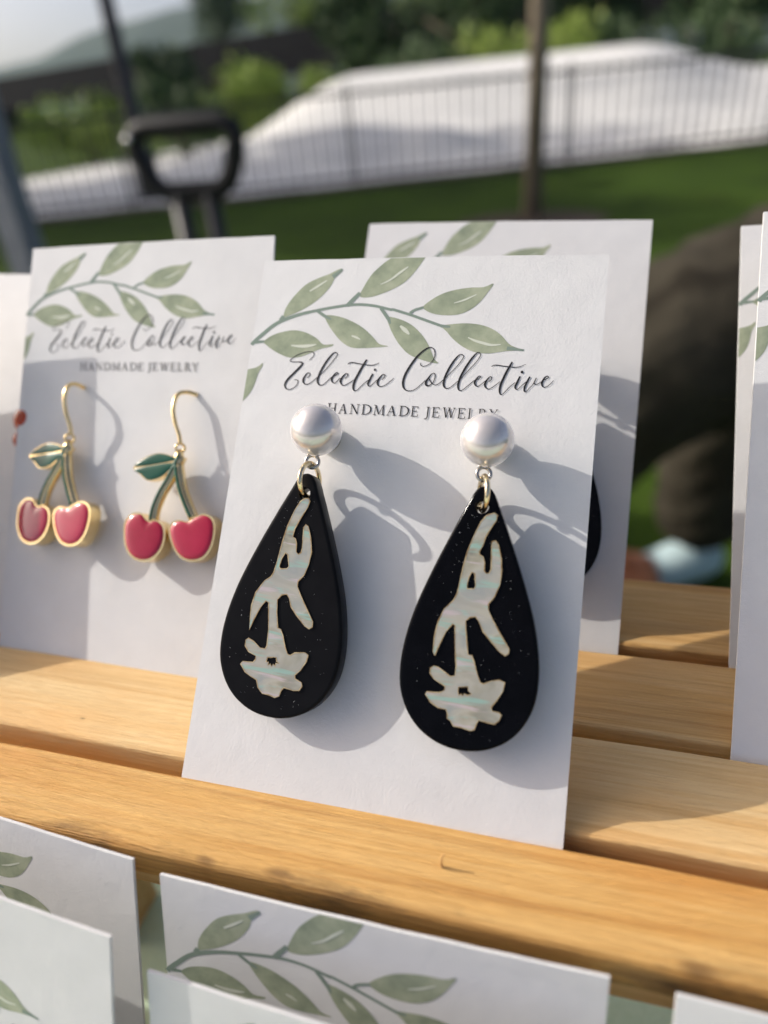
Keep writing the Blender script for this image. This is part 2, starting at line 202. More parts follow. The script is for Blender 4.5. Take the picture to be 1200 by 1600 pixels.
def pine(name, pale, mid, dark, stain=0, seed=0, knots=()):
    m = mat(name, mid, .62, spec=.35); t = NT(m)
    v = t.coord((5, 150, 150), loc=(seed, seed * 1.7, 0)); w = t.noise(t.coord((3, 40, 40), loc=(seed, 0, 0)), 1, 2)
    vm = t.n('VectorMath', operation='MULTIPLY_ADD'); vm.inputs[1].default_value = (1, 1, 1)
    cx = t.n('CombineXYZ'); t.l(w, cx.inputs[1]); t.l(w, cx.inputs[2])
    sc = t.n('VectorMath', operation='SCALE'); sc.inputs['Scale'].default_value = 2.5; t.l(cx.outputs[0], sc.inputs[0])
    t.l(v, vm.inputs[0]); t.l(sc.outputs[0], vm.inputs[2])
    grain = t.noise(vm.outputs[0], 1.0, 5, .6)
    fine = t.noise(t.coord((60, 2600, 2600)), 1, 4, .7)
    blotch = t.noise(t.coord((22, 60, 60), loc=(seed, 3, 0)), 1, 3)
    c = t.ramp(grain, [(.30, dark), (.40, mid), (.50, pale), (.56, mid), (.66, pale), (.78, mid)])
    late = t.noise(t.coord((2.5, 420, 420), loc=(seed * 2, 0, 0)), 1, 3, .5)
    c = t.mix(t.ramp(late, [(.53, (0, 0, 0)), (.63, (.7, .7, .7))]), c, dark)
    c = t.mix(.42, c, t.ramp(fine, [(.3, dark), (.62, pale)]))
    c = t.mix(t.ramp(blotch, [(.5, (0, 0, 0)), (.75, (.6, .6, .6))]), c, (mid[0] * 1.0, mid[1] * .76, mid[2] * .5))
    sp = t.n('SeparateXYZ'); t.l(t.coord(), sp.inputs[0])
    for kx, ky, kr in knots:                              # small dark knots with a ring of dense grain
        kc = t.n('CombineXYZ'); kc.inputs[2].default_value = 0
        for q, (o_, s_) in enumerate(((kx, 1), (ky, 2.7))):
            u_ = t.n('Math', operation='SUBTRACT'); t.l(sp.outputs[q], u_.inputs[0]); u_.inputs[1].default_value = o_
            w_ = t.n('Math', operation='MULTIPLY'); t.l(u_.outputs[0], w_.inputs[0]); w_.inputs[1].default_value = s_; t.l(w_.outputs[0], kc.inputs[q])
        ln = t.n('VectorMath', operation='LENGTH'); t.l(kc.outputs[0], ln.inputs[0])
        wb = t.n('Math', operation='MULTIPLY_ADD'); t.l(fine, wb.inputs[0]); wb.inputs[1].default_value = kr * .9; t.l(ln.outputs['Value'], wb.inputs[2])
        mr = t.n('MapRange'); t.l(wb.outputs[0], mr.inputs[0]); mr.inputs[1].default_value = kr * 1.9; mr.inputs[2].default_value = kr * .9; mr.inputs[4].default_value = .6
        c = t.mix(mr.outputs[0], c, (.16, .075, .025))
    if stain:
        a = t.n('MapRange'); t.l(sp.outputs[1], a.inputs[0]); a.inputs[1].default_value = -.0028; a.inputs[2].default_value = -.0056
        d = t.noise(t.coord((55, 170, 170), loc=(9.3, 0, 0)), 1, 5, .65)
        d = t.ramp(d, [(.5, (0, 0, 0)), (.72, (1, 1, 1))]); mu = t.n('Math', operation='MULTIPLY'); t.l(a.outputs[0], mu.inputs[0]); t.l(d, mu.inputs[1])
        c = t.mix(mu.outputs[0], c, (.07, .04, .022))
    t.l(c, t.p.inputs['Base Color'])
    h = t.n('Math', operation='ADD'); t.l(fine, h.inputs[0]); t.l(t.noise(t.coord((160, 2200, 2200)), 1, 3, .7), h.inputs[1])
    t.bump(h.outputs[0], .85, .0004); t.l(t.ramp(fine, [(.2, (.5, .5, .5)), (.8, (.75, .75, .75))]), t.p.inputs['Roughness'])
    return m
PALE, MID, DARK = (.80, .53, .24), (.71, .41, .135), (.48, .235, .065)
M['pine'] = [pine('pine_%d' % i, PALE, MID, DARK, seed=i * 3.1) for i in range(2)] + [pine('pine_pale', (.88, .64, .33), (.82, .54, .24), (.62, .35, .12), seed=6.2, knots=((-.0590, -.0036, .0004),))]
M['pine_front'] = pine('pine_front', (.78, .49, .18), (.70, .385, .11), (.46, .21, .05), stain=1, seed=11.5, knots=((-.0195, -.0046, .0016), (-.0290, -.0050, .0012), (.0262, -.0048, .0017)))
M['acrylic_A'] = noisy('matt_black_acrylic', (.005, .005, .006), (.007, .007, .008), 300, .33, spec=.10)
M['acrylic_B'] = noisy('gloss_black_acrylic', (.002, .002, .0025), (.003, .003, .004), 300, .10, spec=.11)
M['shell'] = mat('shell_inlay', (.6, .6, .5), .22, metal=.15, spec=.7, coat=.6, coat_rough=.08)
t = NT(M['shell']); v = t.coord((1, 1, 1)); f1 = t.noise(t.coord((130, 190, 160)), 1, 3, .5, .8); f2 = t.noise(t.coord((90, 700, 300), loc=(2, 0, 0)), 1, 3, .6, .6)
f3 = t.noise(t.coord((70, 110, 100), loc=(5, 1, 0)), 1, 3, .5, .4)
c = t.ramp(f1, [(.28, (.20, .19, .15)), (.42, (.40, .37, .27)), (.52, (.52, .48, .39)), (.62, (.36, .38, .35)), (.75, (.58, .57, .50))])
c = t.mix(t.ramp(f3, [(.4, (.55, .55, .55)), (.62, (0, 0, 0))]), c, (.36, .37, .36))
c = t.mix(t.ramp(f2, [(.53, (0, 0, 0)), (.62, (.85, .85, .85))]), c, (.33, .52, .44))
f4 = t.noise(t.coord((120, 900, 300), loc=(7, 2, 0)), 1, 3, .6, .5)
c = t.mix(t.ramp(f4, [(.58, (0, 0, 0)), (.66, (.6, .6, .6))]), c, (.66, .52, .56)); t.l(c, t.p.inputs['Base Color']); t.bump(f1, .12, .0002)
M['shell_edge'] = mat('burnt_shell_edge', (.42, .27, .13), .45, spec=.4)
M['shell_rim'] = noisy('burnt_gold_rim', (.30, .19, .08), (.62, .50, .30), 900, .35, metal=.35)
M['dust'] = mat('dust', (.8, .8, .8), .9)
M['pearl'] = mat('pearl', (.8, .77, .76), .22, metal=.42, spec=.7, coat=1, coat_rough=.02)
t = NT(M['pearl']); lw = t.n('LayerWeight'); lw.inputs[0].default_value = .35
t.l(t.mix(lw.outputs['Facing'], (.70, .65, .63), (.84, .81, .83)), t.p.inputs['Base Color'])
M['silver'] = noisy('pale_gold_plating', (.80, .66, .42), (.88, .75, .52), 400, .16, metal=1)
M['steel'] = mat('steel_eyelet', (.52, .49, .45), .25, metal=1)
M['gold'] = noisy('gold_plating', (.83, .62, .30), (.90, .72, .40), 500, .22, metal=1)
M['enamel_red'] = noisy('red_enamel', (.36, .004, .03), (.46, .010, .05), 160, .09, coat=.7)
M['enamel_green'] = noisy('green_enamel', (.006, .075, .045), (.01, .10, .06), 200, .3)
M['cloth'] = noisy('mint_cloth', (.56, .72, .52), (.62, .77, .58), 900, .95, .3, .0003)
M['lawn'] = mat('lawn', (.06, .13, .02), .95, spec=.1)
t = NT(M['lawn']); f1 = t.noise(t.coord(), .9, 5); f2 = t.noise(t.coord(), 40, 4)
c = t.ramp(f1, [(.35, (.028, .056, .006)), (.6, (.07, .13, .011)), (.74, (.10, .115, .024))]); t.l(t.mix(.5, c, t.ramp(f2, [(.3, (.012, .026, .005)), (.7, (.065, .11, .016))])), t.p.inputs['Base Color']); t.bump(f2, .8, .05)
M['concrete'] = noisy('pale_concrete', (.70, .70, .67), (.80, .80, .78), 1.4, .85, .2, .02)
t = NT(M['concrete']); f1 = t.noise(t.coord((.35, 1.6, 1)), 1, 5, .6, .6); t.l(t.ramp(f1, [(.3, (.50, .51, .52)), (.46, (.72, .72, .70)), (.62, (.84, .83, .80)), (.75, (.66, .66, .65))]), t.p.inputs['Base Color'])
M['kerb'] = noisy('weathered_edging', (.13, .10, .07), (.2, .16, .11), 8, .9)
M['black_metal'] = noisy('black_metal', (.015, .015, .017), (.025, .025, .028), 30, .45)
M['grey_metal'] = noisy('grey_metal', (.20, .21, .24), (.25, .26, .29), 40, .5)
M['rubber'] = noisy('black_rubber', (.005, .005, .006), (.009, .009, .010), 60, .55, spec=.3)
M['chrome'] = mat('chrome', (.9, .9, .9), .25, metal=1)
M['bark'] = noisy('bark', (.17, .135, .095), (.27, .22, .16), 14, .95, .6, .01)
M['mulch'] = noisy('mulch', (.035, .022, .014), (.07, .045, .03), 60, .95, .8, .02)
M['bridge'] = noisy('dark_steel', (.007, .007, .009), (.014, .014, .016), 2, .9, spec=.1)
M['hill'] = noisy('far_wood', (.03, .052, .036), (.05, .075, .05), .02, .95)
M['trouser'] = noisy('brown_trousers', (.032, .028, .020), (.050, .044, .032), 14, .92, .6, .02, spec=.15)
M['shirt'] = noisy('dark_knit', (.03, .028, .027), (.05, .046, .043), 60, .95, .4, .01)
M['skin'] = noisy('skin', (.50, .29, .20), (.56, .33, .23), 30, .55)
M['hair'] = noisy('hair', (.03, .018, .012), (.06, .035, .02), 200, .5)
M['shoe'] = noisy('pale_blue_shoe', (.50, .66, .70), (.58, .74, .77), 40, .8)
M['tan'] = noisy('tan_leather', (.40, .15, .07), (.48, .19, .09), 30, .6)
def leafmat(name, a, b):
    m = noisy(name, a, b, 1.2, .7); m.node_tree.nodes['Principled BSDF'].inputs['Transmission Weight'].default_value = 0
    return m
M['leafA'] = leafmat('leaf_bright', (.16, .25, .035), (.30, .39, .065))
M['leafB'] = leafmat('leaf_dark', (.03, .065, .018), (.06, .11, .03))

# ------------------------------------------------------------------ setting: lawn, paved bowl, hill, sky beyond
def grid(name, x0, x1, nx, y0f, y1f, ny, h, m):
    vs = []; 
    for i in range(nx + 1):
        x = x0 + (x1 - x0) * i / nx; ya, yb = y0f(x), y1f(x)
        for j in range(ny + 1):
            y = ya + (yb - ya) * (j / ny) ** 1.3; vs.append((x, y, h(x, y)))
    fs = [(i * (ny + 1) + j, (i + 1) * (ny + 1) + j, (i + 1) * (ny + 1) + j + 1, i * (ny + 1) + j + 1) for i in range(nx) for j in range(ny)]
    return mesh_obj(name, vs, fs, m, smooth=True)
FA, FB = Vector((-9.5, 5.37)), Vector((7.5, 12.51))            # line of the fence on the ground
fdir = (FB - FA).normalized(); fline = lambda x: FA.y + (x - FA.x) * fdir.y / fdir.x
lawn = mesh_obj('lawn', [(-2400, -2400, 0), (2400, -2400, 0), (2400, 2400, 0), (-2400, 2400, 0)], [(0, 1, 2, 3)], M['lawn']); tag(lawn, kind='structure')
g = Geo(); g.box(-14, 14, -7.5, -.75, -.05, .006); tag(g.obj('added_fill_path', M['concrete']), kind='structure')  # unseen pale paving added behind the lens to bounce neutral fill light
def bowl(x, y):
    g = lambda d, s: math.exp(-(d / s) ** 2)
    sm = lambda a, b, t: (lambda u: u * u * (3 - 2 * u))(min(1, max(0, (t - a) / (b - a))))
    top = 1.22 * sm(-8.2, -4.6, x) * (1 - .42 * sm(.2, 2.4, x)) - .3 * sm(3, 8, x)
    z = max(0, top) * (g(y - 15.2, 2.2) if y < 15.2 else g(y - 15.2, 6))
    K = ((-9, 0), (-7.4, .12), (-5.6, .40), (-3.9, .52), (-2.6, .40), (-1.2, .12), (.2, .10), (1.8, .26), (3.5, .15), (7, 0))
    near = 0
    for (xa, za), (xb, zb) in zip(K, K[1:]):
        if xa <= x <= xb: near = za + (zb - za) * sm(xa, xb, x)
    z = max(z, near * (g(y - 11.4, .9) if y < 11.4 else g(y - 11.4, 1.3)))
    return z + .008
bw = grid('concrete_ground', -11, 10, 150, lambda x: fline(x) + .12, lambda x: 24, 90, bowl, M['concrete']); tag(bw, kind='structure')
g = Geo()
for i in range(34):
    a = FA + fdir * (i * .55 - .3); b = FA + fdir * ((i + 1) * .55 - .31); n_ = Vector((-fdir.y, fdir.x)) * .07
    q = [a - n_, b - n_, b + n_, a + n_]; h = .05 + .004 * math.sin(i * 2.3)
    g.add([(p.x, p.y, 0) for p in q] + [(p.x, p.y, h) for p in q], [(4, 5, 6, 7), (0, 1, 5, 4), (1, 2, 6, 5), (2, 3, 7, 6), (3, 0, 4, 7)])
tag(g.obj('kerb', M['kerb']), kind='structure')
vs = []; N = 60
for i in range(N + 1):
    x = -1900 + 1850 * i / N; s = i / N
    hh = (80 + 46 / (1 + math.exp(-(x + 690) / 70)) + 5 * math.sin(x / 60) + 2.5 * math.sin(x / 23)) * min(1, (1 - s) * 6)
    for j in range(9):
        q = j / 8; vs.append((x, 780 + 300 * q, -1 + (hh + 1) * math.sin(q * PI / 2) + random.uniform(-2, 2) * q))
hill = mesh_obj('wooded_hill', vs, [(i * 9 + j, (i + 1) * 9 + j, (i + 1) * 9 + j + 1, i * 9 + j + 1) for i in range(N) for j in range(8)], M['hill'], smooth=True); tag(hill, kind='structure')

# ------------------------------------------------------------------ fence, post, bridge
fen = empty('metal_fence', frame((FA.x, FA.y, 0), (fdir.x, fdir.y, 0), (-fdir.y, fdir.x, 0), (0, 0, 1)), 'black metal picket fence running along the far edge of the lawn', 'fence')
FL_ = (FB - FA).length; FH = .98
def part(g, name, m, par, **k): return g.obj(name, m, par, **k)
for zz in (.12, FH - .06):
    g = Geo(); g.box(0, FL_, -.016, .016, zz - .018, zz + .018); part(g, 'rail', M['black_metal'], fen)
g = Geo(); g.box(-.0105, .0105, -.0105, .0105, .07, FH); pk = part(g, 'picket', M['black_metal'], fen)
np_ = int(FL_ / .135)
for i in range(1, np_):
    o = pk.copy(); C.objects.link(o); o.location = (i * .135, 0, 0)
g = Geo(); g.box(-.015, .015, -.015, .015, 0, FH + .02); po = part(g, 'post', M['black_metal'], fen)
for i in range(1, 8):
    o = po.copy(); C.objects.link(o); o.location = (i * 2.43 + .0675, 0, 0)
lp = empty('lamp_post', Matrix.Translation((-5.66, 8.75, 0)), 'tall dark lamp post rising at upper left behind the fence', 'lamp post')
g = Geo(); g.tube([(0, 0, 0), (0, 0, .5), (0, 0, .55), (0, 0, 5)], [.15, .14, .10, .075], 12); g.obj('pole', M['black_metal'], lp, smooth=True)
g = Geo(); g.tube([(0, 0, 4.9), (.3, 0, 5.1), (.8, 0, 5.15)], .03, 8, 3); g.obj('arm', M['black_metal'], lp, smooth=True)
g = Geo(); g.box(.7, 1.2, -.1, .1, 5.1, 5.18); g.obj('lamp_head', M['black_metal'], lp)
br = empty('steel_bridge', Matrix.Translation((-30, 55, 0)), 'long dark steel bridge crossing behind the trees along the top', 'bridge')
A_, B_ = Vector((-115 + 30, 88 - 55, 0)), Vector((60 + 30, 26 - 55, 0)); d_ = (B_ - A_).normalized(); n_ = Vector((-d_.y, d_.x, 0)); L_ = (B_ - A_).length
def beam(g, s0, s1, o0, o1, z0, z1):
    vs = [A_ + d_ * s + n_ * o + Vector((0, 0, z)) for s in (s0, s1) for o in (o0, o1) for z in (z0, z1)]
    g.add(vs, [(0, 1, 3, 2), (4, 6, 7, 5), (0, 4, 5, 1), (2, 3, 7, 6), (0, 2, 6, 4), (1, 5, 7, 3)])
g = Geo(); beam(g, 0, L_, -2, 2, 3.55, 3.9); g.obj('deck', M['bridge'], br)
g = Geo(); beam(g, 0, L_, -2.3, -2.01, 2.3, 4.9); g.obj('girder', M['bridge'], br)
g = Geo(); beam(g, 0, L_, 2.01, 2.3, 3.0, 4.9); g.obj('girder', M['bridge'], br)
for i in range(14):
    g = Geo(); s = 6 + i * 14; beam(g, s, s + 1.3, -1.6, 1.6, 0, 3.54); g.obj('pier', M['bridge'], br)

# ------------------------------------------------------------------ trees and bushes
def leaves(name, blobs, n, size, m, par):
    vs = []; fs = []; rnd = random.Random(n * 13 + len(blobs))
    for _ in range(n):
        c, r = rnd.choice(blobs); d = Vector((rnd.gauss(0, 1), rnd.gauss(0, 1), rnd.gauss(0, 1))).normalized() * (rnd.random() ** .45)
        p = Vector(c) + Vector((d.x * r, d.y * r, d.z * r * .85)); a = Vector((rnd.gauss(0, 1), rnd.gauss(0, 1), rnd.gauss(0, .6))).normalized(); b = a.orthogonal().normalized()
        b.rotate(Matrix.Rotation(rnd.random() * 6, 3, a)); e = a.cross(b); s = size * rnd.uniform(.6, 1.4); i = len(vs)
        vs += [p - b * s, p + e * s * .5, p + b * s, p - e * s * .5]; fs.append((i, i + 1, i + 2, i + 3))
    return mesh_obj(name, vs, fs, m, par)
def tree(name, loc, h, r, n, size, m, label, cat, group=None, trunk=.1, nb=9, low=.45):
    rnd = random.Random(hash((round(loc[0], 1), round(loc[1], 1))) % 9999)
    t = empty(name, Matrix.Translation((loc[0], loc[1], 0)), label, cat, group)
    g = Geo(); top = h * .8; g.tube([(0, 0, 0), (.03 * h * .2, 0, h * .3), (-.02 * h * .2, .02, h * .55), (0, 0, top)], [trunk * 1.15, trunk, trunk * .8, trunk * .3], 10)
    for k in range(5):
        an = k * 2.4 + rnd.random(); zz = h * (low + .08 * k); g.tube([(0, 0, zz), (math.cos(an) * r * .4, math.sin(an) * r * .4, zz + r * .3), (math.cos(an) * r * .75, math.sin(an) * r * .75, zz + r * .5)], [trunk * .45, trunk * .3, trunk * .12], 6)
    g.obj('trunk', M['bark'], t, smooth=True)
    bl = []
    for k in range(nb):
        an = rnd.random() * 6.28; rr = r * .62 * rnd.random() ** .5; z = h * (low + .12) + (h * (.95 - low)) * rnd.random()
        bl.append(((math.cos(an) * rr, math.sin(an) * rr, z), r * rnd.uniform(.32, .55)))
    leaves('crown', bl, n, size, m, t); return t
def bush(loc, r, h, n, m, label, group=None):
    rnd = random.Random(int(abs(loc[0]) * 100)); t = empty('leafy_bush', Matrix.Translation((loc[0], loc[1], 0)), label, 'bush', group)
    g = Geo()
    for k in range(5):
        an = k * 1.26; g.tube([(0, 0, 0), (math.cos(an) * r * .3, math.sin(an) * r * .3, h * .4), (math.cos(an) * r * .5, math.sin(an) * r * .5, h * .75)], [.04, .03, .012], 6)
    g.obj('stem', M['bark'], t)
    bl = [((rnd.uniform(-.6, .6) * r, rnd.uniform(-.6, .6) * r, h * rnd.uniform(.3, .75)), r * rnd.uniform(.35, .55)) for k in range(8)]
    leaves('foliage', bl, n, .09, m, t); return t
tree('young_tree', (-.53, 5.64), 4.6, 1.1, 1600, .09, M['leafA'], 'slim young tree with a bare pale trunk rising from the lawn', 'tree', trunk=.062, low=.62)
g = Geo(); vs = [(-.53 + .55 * math.cos(a * PI / 12) * (1 + .1 * math.sin(a * 3)), 5.6 + .42 * math.sin(a * PI / 12), .006) for a in range(24)]
g.add(vs + [(-.53, 5.64, .05)], [(i, (i + 1) % 24, 24) for i in range(24)]); tag(g.obj('mulch_bed', M['mulch']), kind='structure')
for i, (x, y, r, h, mk, lab) in enumerate([
    (-11.6, 16.0, 1.5, 1.35, 'leafA', 'yellow green bush at far left, lowest of the row behind the fence'),
    (-9.3, 16.2, 1.3, 1.55, 'leafB', 'darker bush just left of the lamp post behind the fence'),
    (-8.2, 16.6, 1.3, 1.9, 'leafA', 'bright bush just right of the lamp post behind the fence'),
    (-6.9, 17.5, 1.2, 1.8, 'leafA', 'rounded bush at the left shoulder of the concrete hump'),
    (-4.6, 20.5, 1.5, 2.2, 'leafB', 'dark bush showing over the left end of the concrete hump'),
    (-3.1, 21.0, 1.5, 2.35, 'leafA', 'bright bush over the hump just left of the young trunk'),
    (-1.5, 21.0, 1.4, 2.3, 'leafA', 'bright bush over the hump just right of the young trunk'),
    (.2, 21.5, 1.5, 2.1, 'leafB', 'dark bush over the highest part of the concrete hump'),
    (2.2, 22.0, 1.7, 2.2, 'leafB', 'dark bush at top right corner beyond the concrete hump')]):
    bush((x, y), r, h, 1500, M[mk], lab, 'bushes behind the fence')
for i, (x, y, h, r, mk, lab) in enumerate([
    (-44, 92, 12.5, 5, 'leafB', 'tall dark tree above the bridge left of centre'),
    (-35, 90, 13.5, 5.5, 'leafA', 'tall green tree above the bridge at top centre left'),
    (-26, 84, 13.0, 5.5, 'leafB', 'broad dark tree above the bridge at top centre'),
    (-17, 80, 13.5, 5.5, 'leafA', 'tall green tree above the bridge left of the young trunk'),
    (-8, 60, 12.5, 5, 'leafB', 'broad dark tree above the bridge right of the young trunk'),
    (-5.5, 33, 6.5, 3, 'leafB', 'dark tree in front of the bridge left of the young trunk'),
    (-1.0, 34, 6.5, 3, 'leafB', 'dark tree in front of the bridge above the hump'),
    (3.5, 33, 6.5, 3.2, 'leafB', 'dark tree in front of the bridge at top right'),
    (8.5, 34, 6.5, 3.2, 'leafB', 'dark tree in front of the bridge beyond the right edge'),
    (-10.5, 36, 5.2, 2.8, 'leafB', 'low dark tree in front of the bridge at centre left'),
    (-27, 46, 3.6, 2.6, 'leafB', 'low dark tree in front of the bridge at far left')]):
    tree('broad_tree', (x, y), h, r, 2600, .30 if y > 50 else .2, M[mk], lab, 'tree', 'trees about the bridge', trunk=.22, nb=12, low=.2 if y < 50 else .3)
tree('added_shade_tree', (-14, 10.2), 7.5, 2.8, 9000, .16, M['leafB'], 'unseen leafy tree added farther left to shade the near end of the concrete', 'tree', 'added shade trees left of the lawn', trunk=.16, nb=18, low=.4)  # out-of-view tree added as a shade caster for the left concrete
tree('added_shade_tree', (-12.0, 6.3), 6.5, 2.8, 9000, .16, M['leafB'], 'unseen leafy tree added left of the lawn to shade the grass by the fence', 'tree', 'added shade trees left of the lawn', trunk=.16, nb=16, low=.42)  # out-of-view tree added so its shadow darkens the left lawn

# ------------------------------------------------------------------ canopy leg, trolley, person, bag
cl = empty('canopy_leg', Matrix.Translation((-.885, .98, 0)), 'grey upright canopy leg at the left edge beside the trolley', 'canopy leg')
g = Geo(); g.box(-.021, .021, -.021, .021, .01, 1.25); g.obj('lower_tube', M['grey_metal'], cl)
g = Geo(); g.box(-.016, .016, -.016, .016, 1.251, 2.2); g.obj('upper_tube', M['grey_metal'], cl)
g = Geo(); g.box(-.06, .06, -.06, .06, 0, .009); g.obj('foot_plate', M['grey_metal'], cl)
tr = empty('garden_trolley', Matrix.Translation((-.605, 1.13, 0)), 'black folding trolley with its looped handle standing up on the grass', 'trolley')
def rrect(w, h, r, z, n=5):
    P = []
    for cx, cz, a0 in ((w / 2 - r, h / 2 - r, 0), (-w / 2 + r, h / 2 - r, 90), (-w / 2 + r, -h / 2 + r, 180), (w / 2 - r, -h / 2 + r, 270)):
        for k in range(n): a = math.radians(a0 + 90 * k / (n - 1)); P.append((cx + r * math.cos(a), -.08, z + cz + r * math.sin(a)))
    return P
g = Geo(); g.tube([(p[0] * (1 + .18 * (p[2] - .86) / .04), p[1], p[2]) for p in rrect(.158, .088, .030, .857)], .0145, 14, closed=True); g.obj('handle', M['rubber'], tr, smooth=True)
for s in (-1, 1):
    g = Geo(); g.tube([(s * .026, -.08, .81), (s * .026, -.08, .20)], .014, 10); g.obj('stem', M['black_metal'], tr, smooth=True)
g = Geo(); g.tube([(-.085, -.085, .889), (-.085, -.091, .889), (-.085, -.097, .889)], [.007, .007, .004], 12); g.obj('button', M['chrome'], tr, smooth=True)
g = Geo(); g.box(-.22, .22, -.07, .42, .13, .17); g.obj('floor_panel', M['black_metal'], tr)
for x0, x1, y0, y1 in ((-.225, -.205, -.07, .42), (.205, .225, -.07, .42), (-.204, .204, -.07, -.05), (-.204, .204, .40, .42)):
    g = Geo(); g.box(x0, x1, y0, y1, .171, .42); g.obj('side_panel', M['rubber'], tr)
for x in (-.19, .19):
    for y in (-.03, .37):
        g = Geo(); g.tube([(x - .02, y, .065), (x + .02, y, .065)], .065, 18); w = g.obj('wheel', M['rubber'], tr); 
        g = Geo(); g.tube([(x - .024, y, .065), (x + .024, y, .065)], .02, 12); g.obj('hub', M['grey_metal'], w)

def skin(name, pts, edges, m, par, sub=2):
    me = bpy.data.meshes.new(name); me.from_pydata([p[:3] for p in pts], edges, []); o = bpy.data.objects.new(name, me); C.objects.link(o)
    sk = o.modifiers.new('s', 'SKIN'); sk.use_smooth_shade = True
    for i, p in enumerate(pts):
        sv = me.skin_vertices[0].data[i]; sv.radius = (p[3], p[3]); sv.use_root = (i == 0)
    ss = o.modifiers.new('u', 'SUBSURF'); ss.levels = ss.render_levels = sub
    dg = bpy.context.evaluated_depsgraph_get(); nm = bpy.data.meshes.new_from_object(o.evaluated_get(dg)); o.modifiers.clear(); o.data = nm
    nm.materials.clear(); nm.materials.append(m); nm.polygons.foreach_set('use_smooth', [True] * len(nm.polygons)); o.parent = par; return o
pe = empty('person', Matrix.Translation((.5, 1.35, 0)), 'person seated behind the table in dark brown trousers and pale blue shoes', 'person')
I = lambda p: (p[0] - .5, p[1] - 1.35, p[2], p[3])
hip = (.56, 1.36, .56)
B = [(.56, 1.36, .56, .13), (.56, 1.38, .72, .12), (.54, 1.36, .92, .14), (.52, 1.34, 1.06, .12), (.515, 1.32, 1.13, .055), (.505, 1.29, 1.20, .075), (.50, 1.275, 1.29, .095),
     (.42, 1.27, 1.02, .06), (.38, 1.15, .86, .045), (.47, 1.07, .79, .035), (.49, 1.065, .785, .032),
     (.70, 1.34, 1.02, .06), (.76, 1.18, .84, .045), (.60, 1.08, .76, .035), (.57, 1.06, .755, .032),
     (.47, 1.26, .55, .10), (.03, .98, .54, .065), (-.03, 1.04, .28, .055), (-.05, 1.06, .08, .04),
     (.60, 1.26, .55, .10), (.22, 1.23, .50, .065), (.22, 1.27, .28, .055), (.235, 1.30, .08, .04)]
body = skin('body', [I(p) for p in B], [(0, 1), (1, 2), (2, 3), (3, 4), (4, 5), (5, 6), (3, 7), (7, 8), (8, 9), (9, 10), (3, 11), (11, 12), (12, 13), (13, 14), (0, 15), (15, 16), (16, 17), (17, 18), (0, 19), (19, 20), (20, 21), (21, 22)], M['skin'], pe)
for hx, hy, hz, sx in ((.49, 1.065, .785, 1), (.57, 1.06, .755, -1)):
    pts = [(hx + .01, hy, hz, .026)]; ed = []
    for k in range(4):
        b0 = len(pts); q = .018 * (k - 1.5); l = (.07, .08, .076, .06)[k]
        pts += [(hx + sx * .03, hy + q, hz - .004, .013), (hx + sx * (.03 + l * .5), hy + q * 1.15, hz - .012, .0095), (hx + sx * (.03 + l), hy + q * 1.2, hz - .03, .008)]; ed += [(0, b0), (b0, b0 + 1), (b0 + 1, b0 + 2)]
    b0 = len(pts); pts += [(hx, hy - .035, hz - .005, .011), (hx + sx * .03, hy - .055, hz - .015, .009)]; ed += [(0, b0), (b0, b0 + 1)]
    skin('hand', [I(p) for p in pts], ed, M['skin'], pe, 1)
TP = [(.56, 1.36, .57, .165), (.40, 1.20, .61, .16), (.22, 1.08, .615, .15), (.04, .985, .56, .125), (-.01, 1.0, .42, .085), (-.04, 1.05, .28, .08), (-.05, 1.07, .10, .078),
      (.62, 1.27, .57, .15), (.40, 1.26, .555, .12), (.23, 1.235, .49, .09), (.205, 1.25, .38, .078), (.21, 1.27, .25, .092), (.215, 1.29, .10, .105)]
trs = skin('trousers', [I(p) for p in TP], [(0, 1), (1, 2), (2, 3), (3, 4), (4, 5), (5, 6), (0, 7), (7, 8), (8, 9), (9, 10), (10, 11), (11, 12)], M['trouser'], pe, 3)
for v in trs.data.vertices:                                   # folds drawn up across the thighs and knees
    c = v.co; w = math.sin((c.x * .75 - c.z * 1.0 + c.y * .5) * 95 + 2.2 * math.sin(c.x * 17)) ; v.co += v.normal * ((.0085 if c.z > .42 else .003) * w + .002 * math.sin(c.z * 61 + c.x * 40))
skin('sweater', [I(p) for p in [(.56, 1.37, .60, .15), (.56, 1.38, .74, .135), (.54, 1.36, .93, .15), (.52, 1.34, 1.06, .125), (.42, 1.27, 1.02, .07), (.38, 1.15, .86, .055), (.45, 1.08, .80, .045), (.70, 1.34, 1.02, .07), (.76, 1.18, .84, .055), (.63, 1.09, .77, .045)]], [(0, 1), (1, 2), (2, 3), (3, 4), (4, 5), (5, 6), (3, 7), (7, 8), (8, 9)], M['shirt'], pe)
skin('hair', [I(p) for p in [(.515, 1.31, 1.33, .095), (.535, 1.35, 1.24, .09), (.54, 1.37, 1.12, .06)]], [(0, 1), (1, 2)], M['hair'], pe)
for fx, fy, dx in ((.235, 1.29, -1), (-.05, 1.07, -1)):
    skin('shoe', [I(p) for p in [(fx + .03, fy + .03, .05, .042), (fx - .02, fy, .062, .048), (fx - .08, fy - .03, .045, .046), (fx - .15, fy - .06, .034, .036), (fx - .19, fy - .075, .028, .026)]], [(0, 1), (1, 2), (2, 3), (3, 4)], M['shoe'], pe)
st = empty('folding_stool', Matrix.Translation((.58, 1.36, 0)), 'dark folding stool under the seated person', 'stool')
g = Geo(); g.box(-.19, .19, -.17, .17, .39, .43); g.obj('seat', M['rubber'], st)
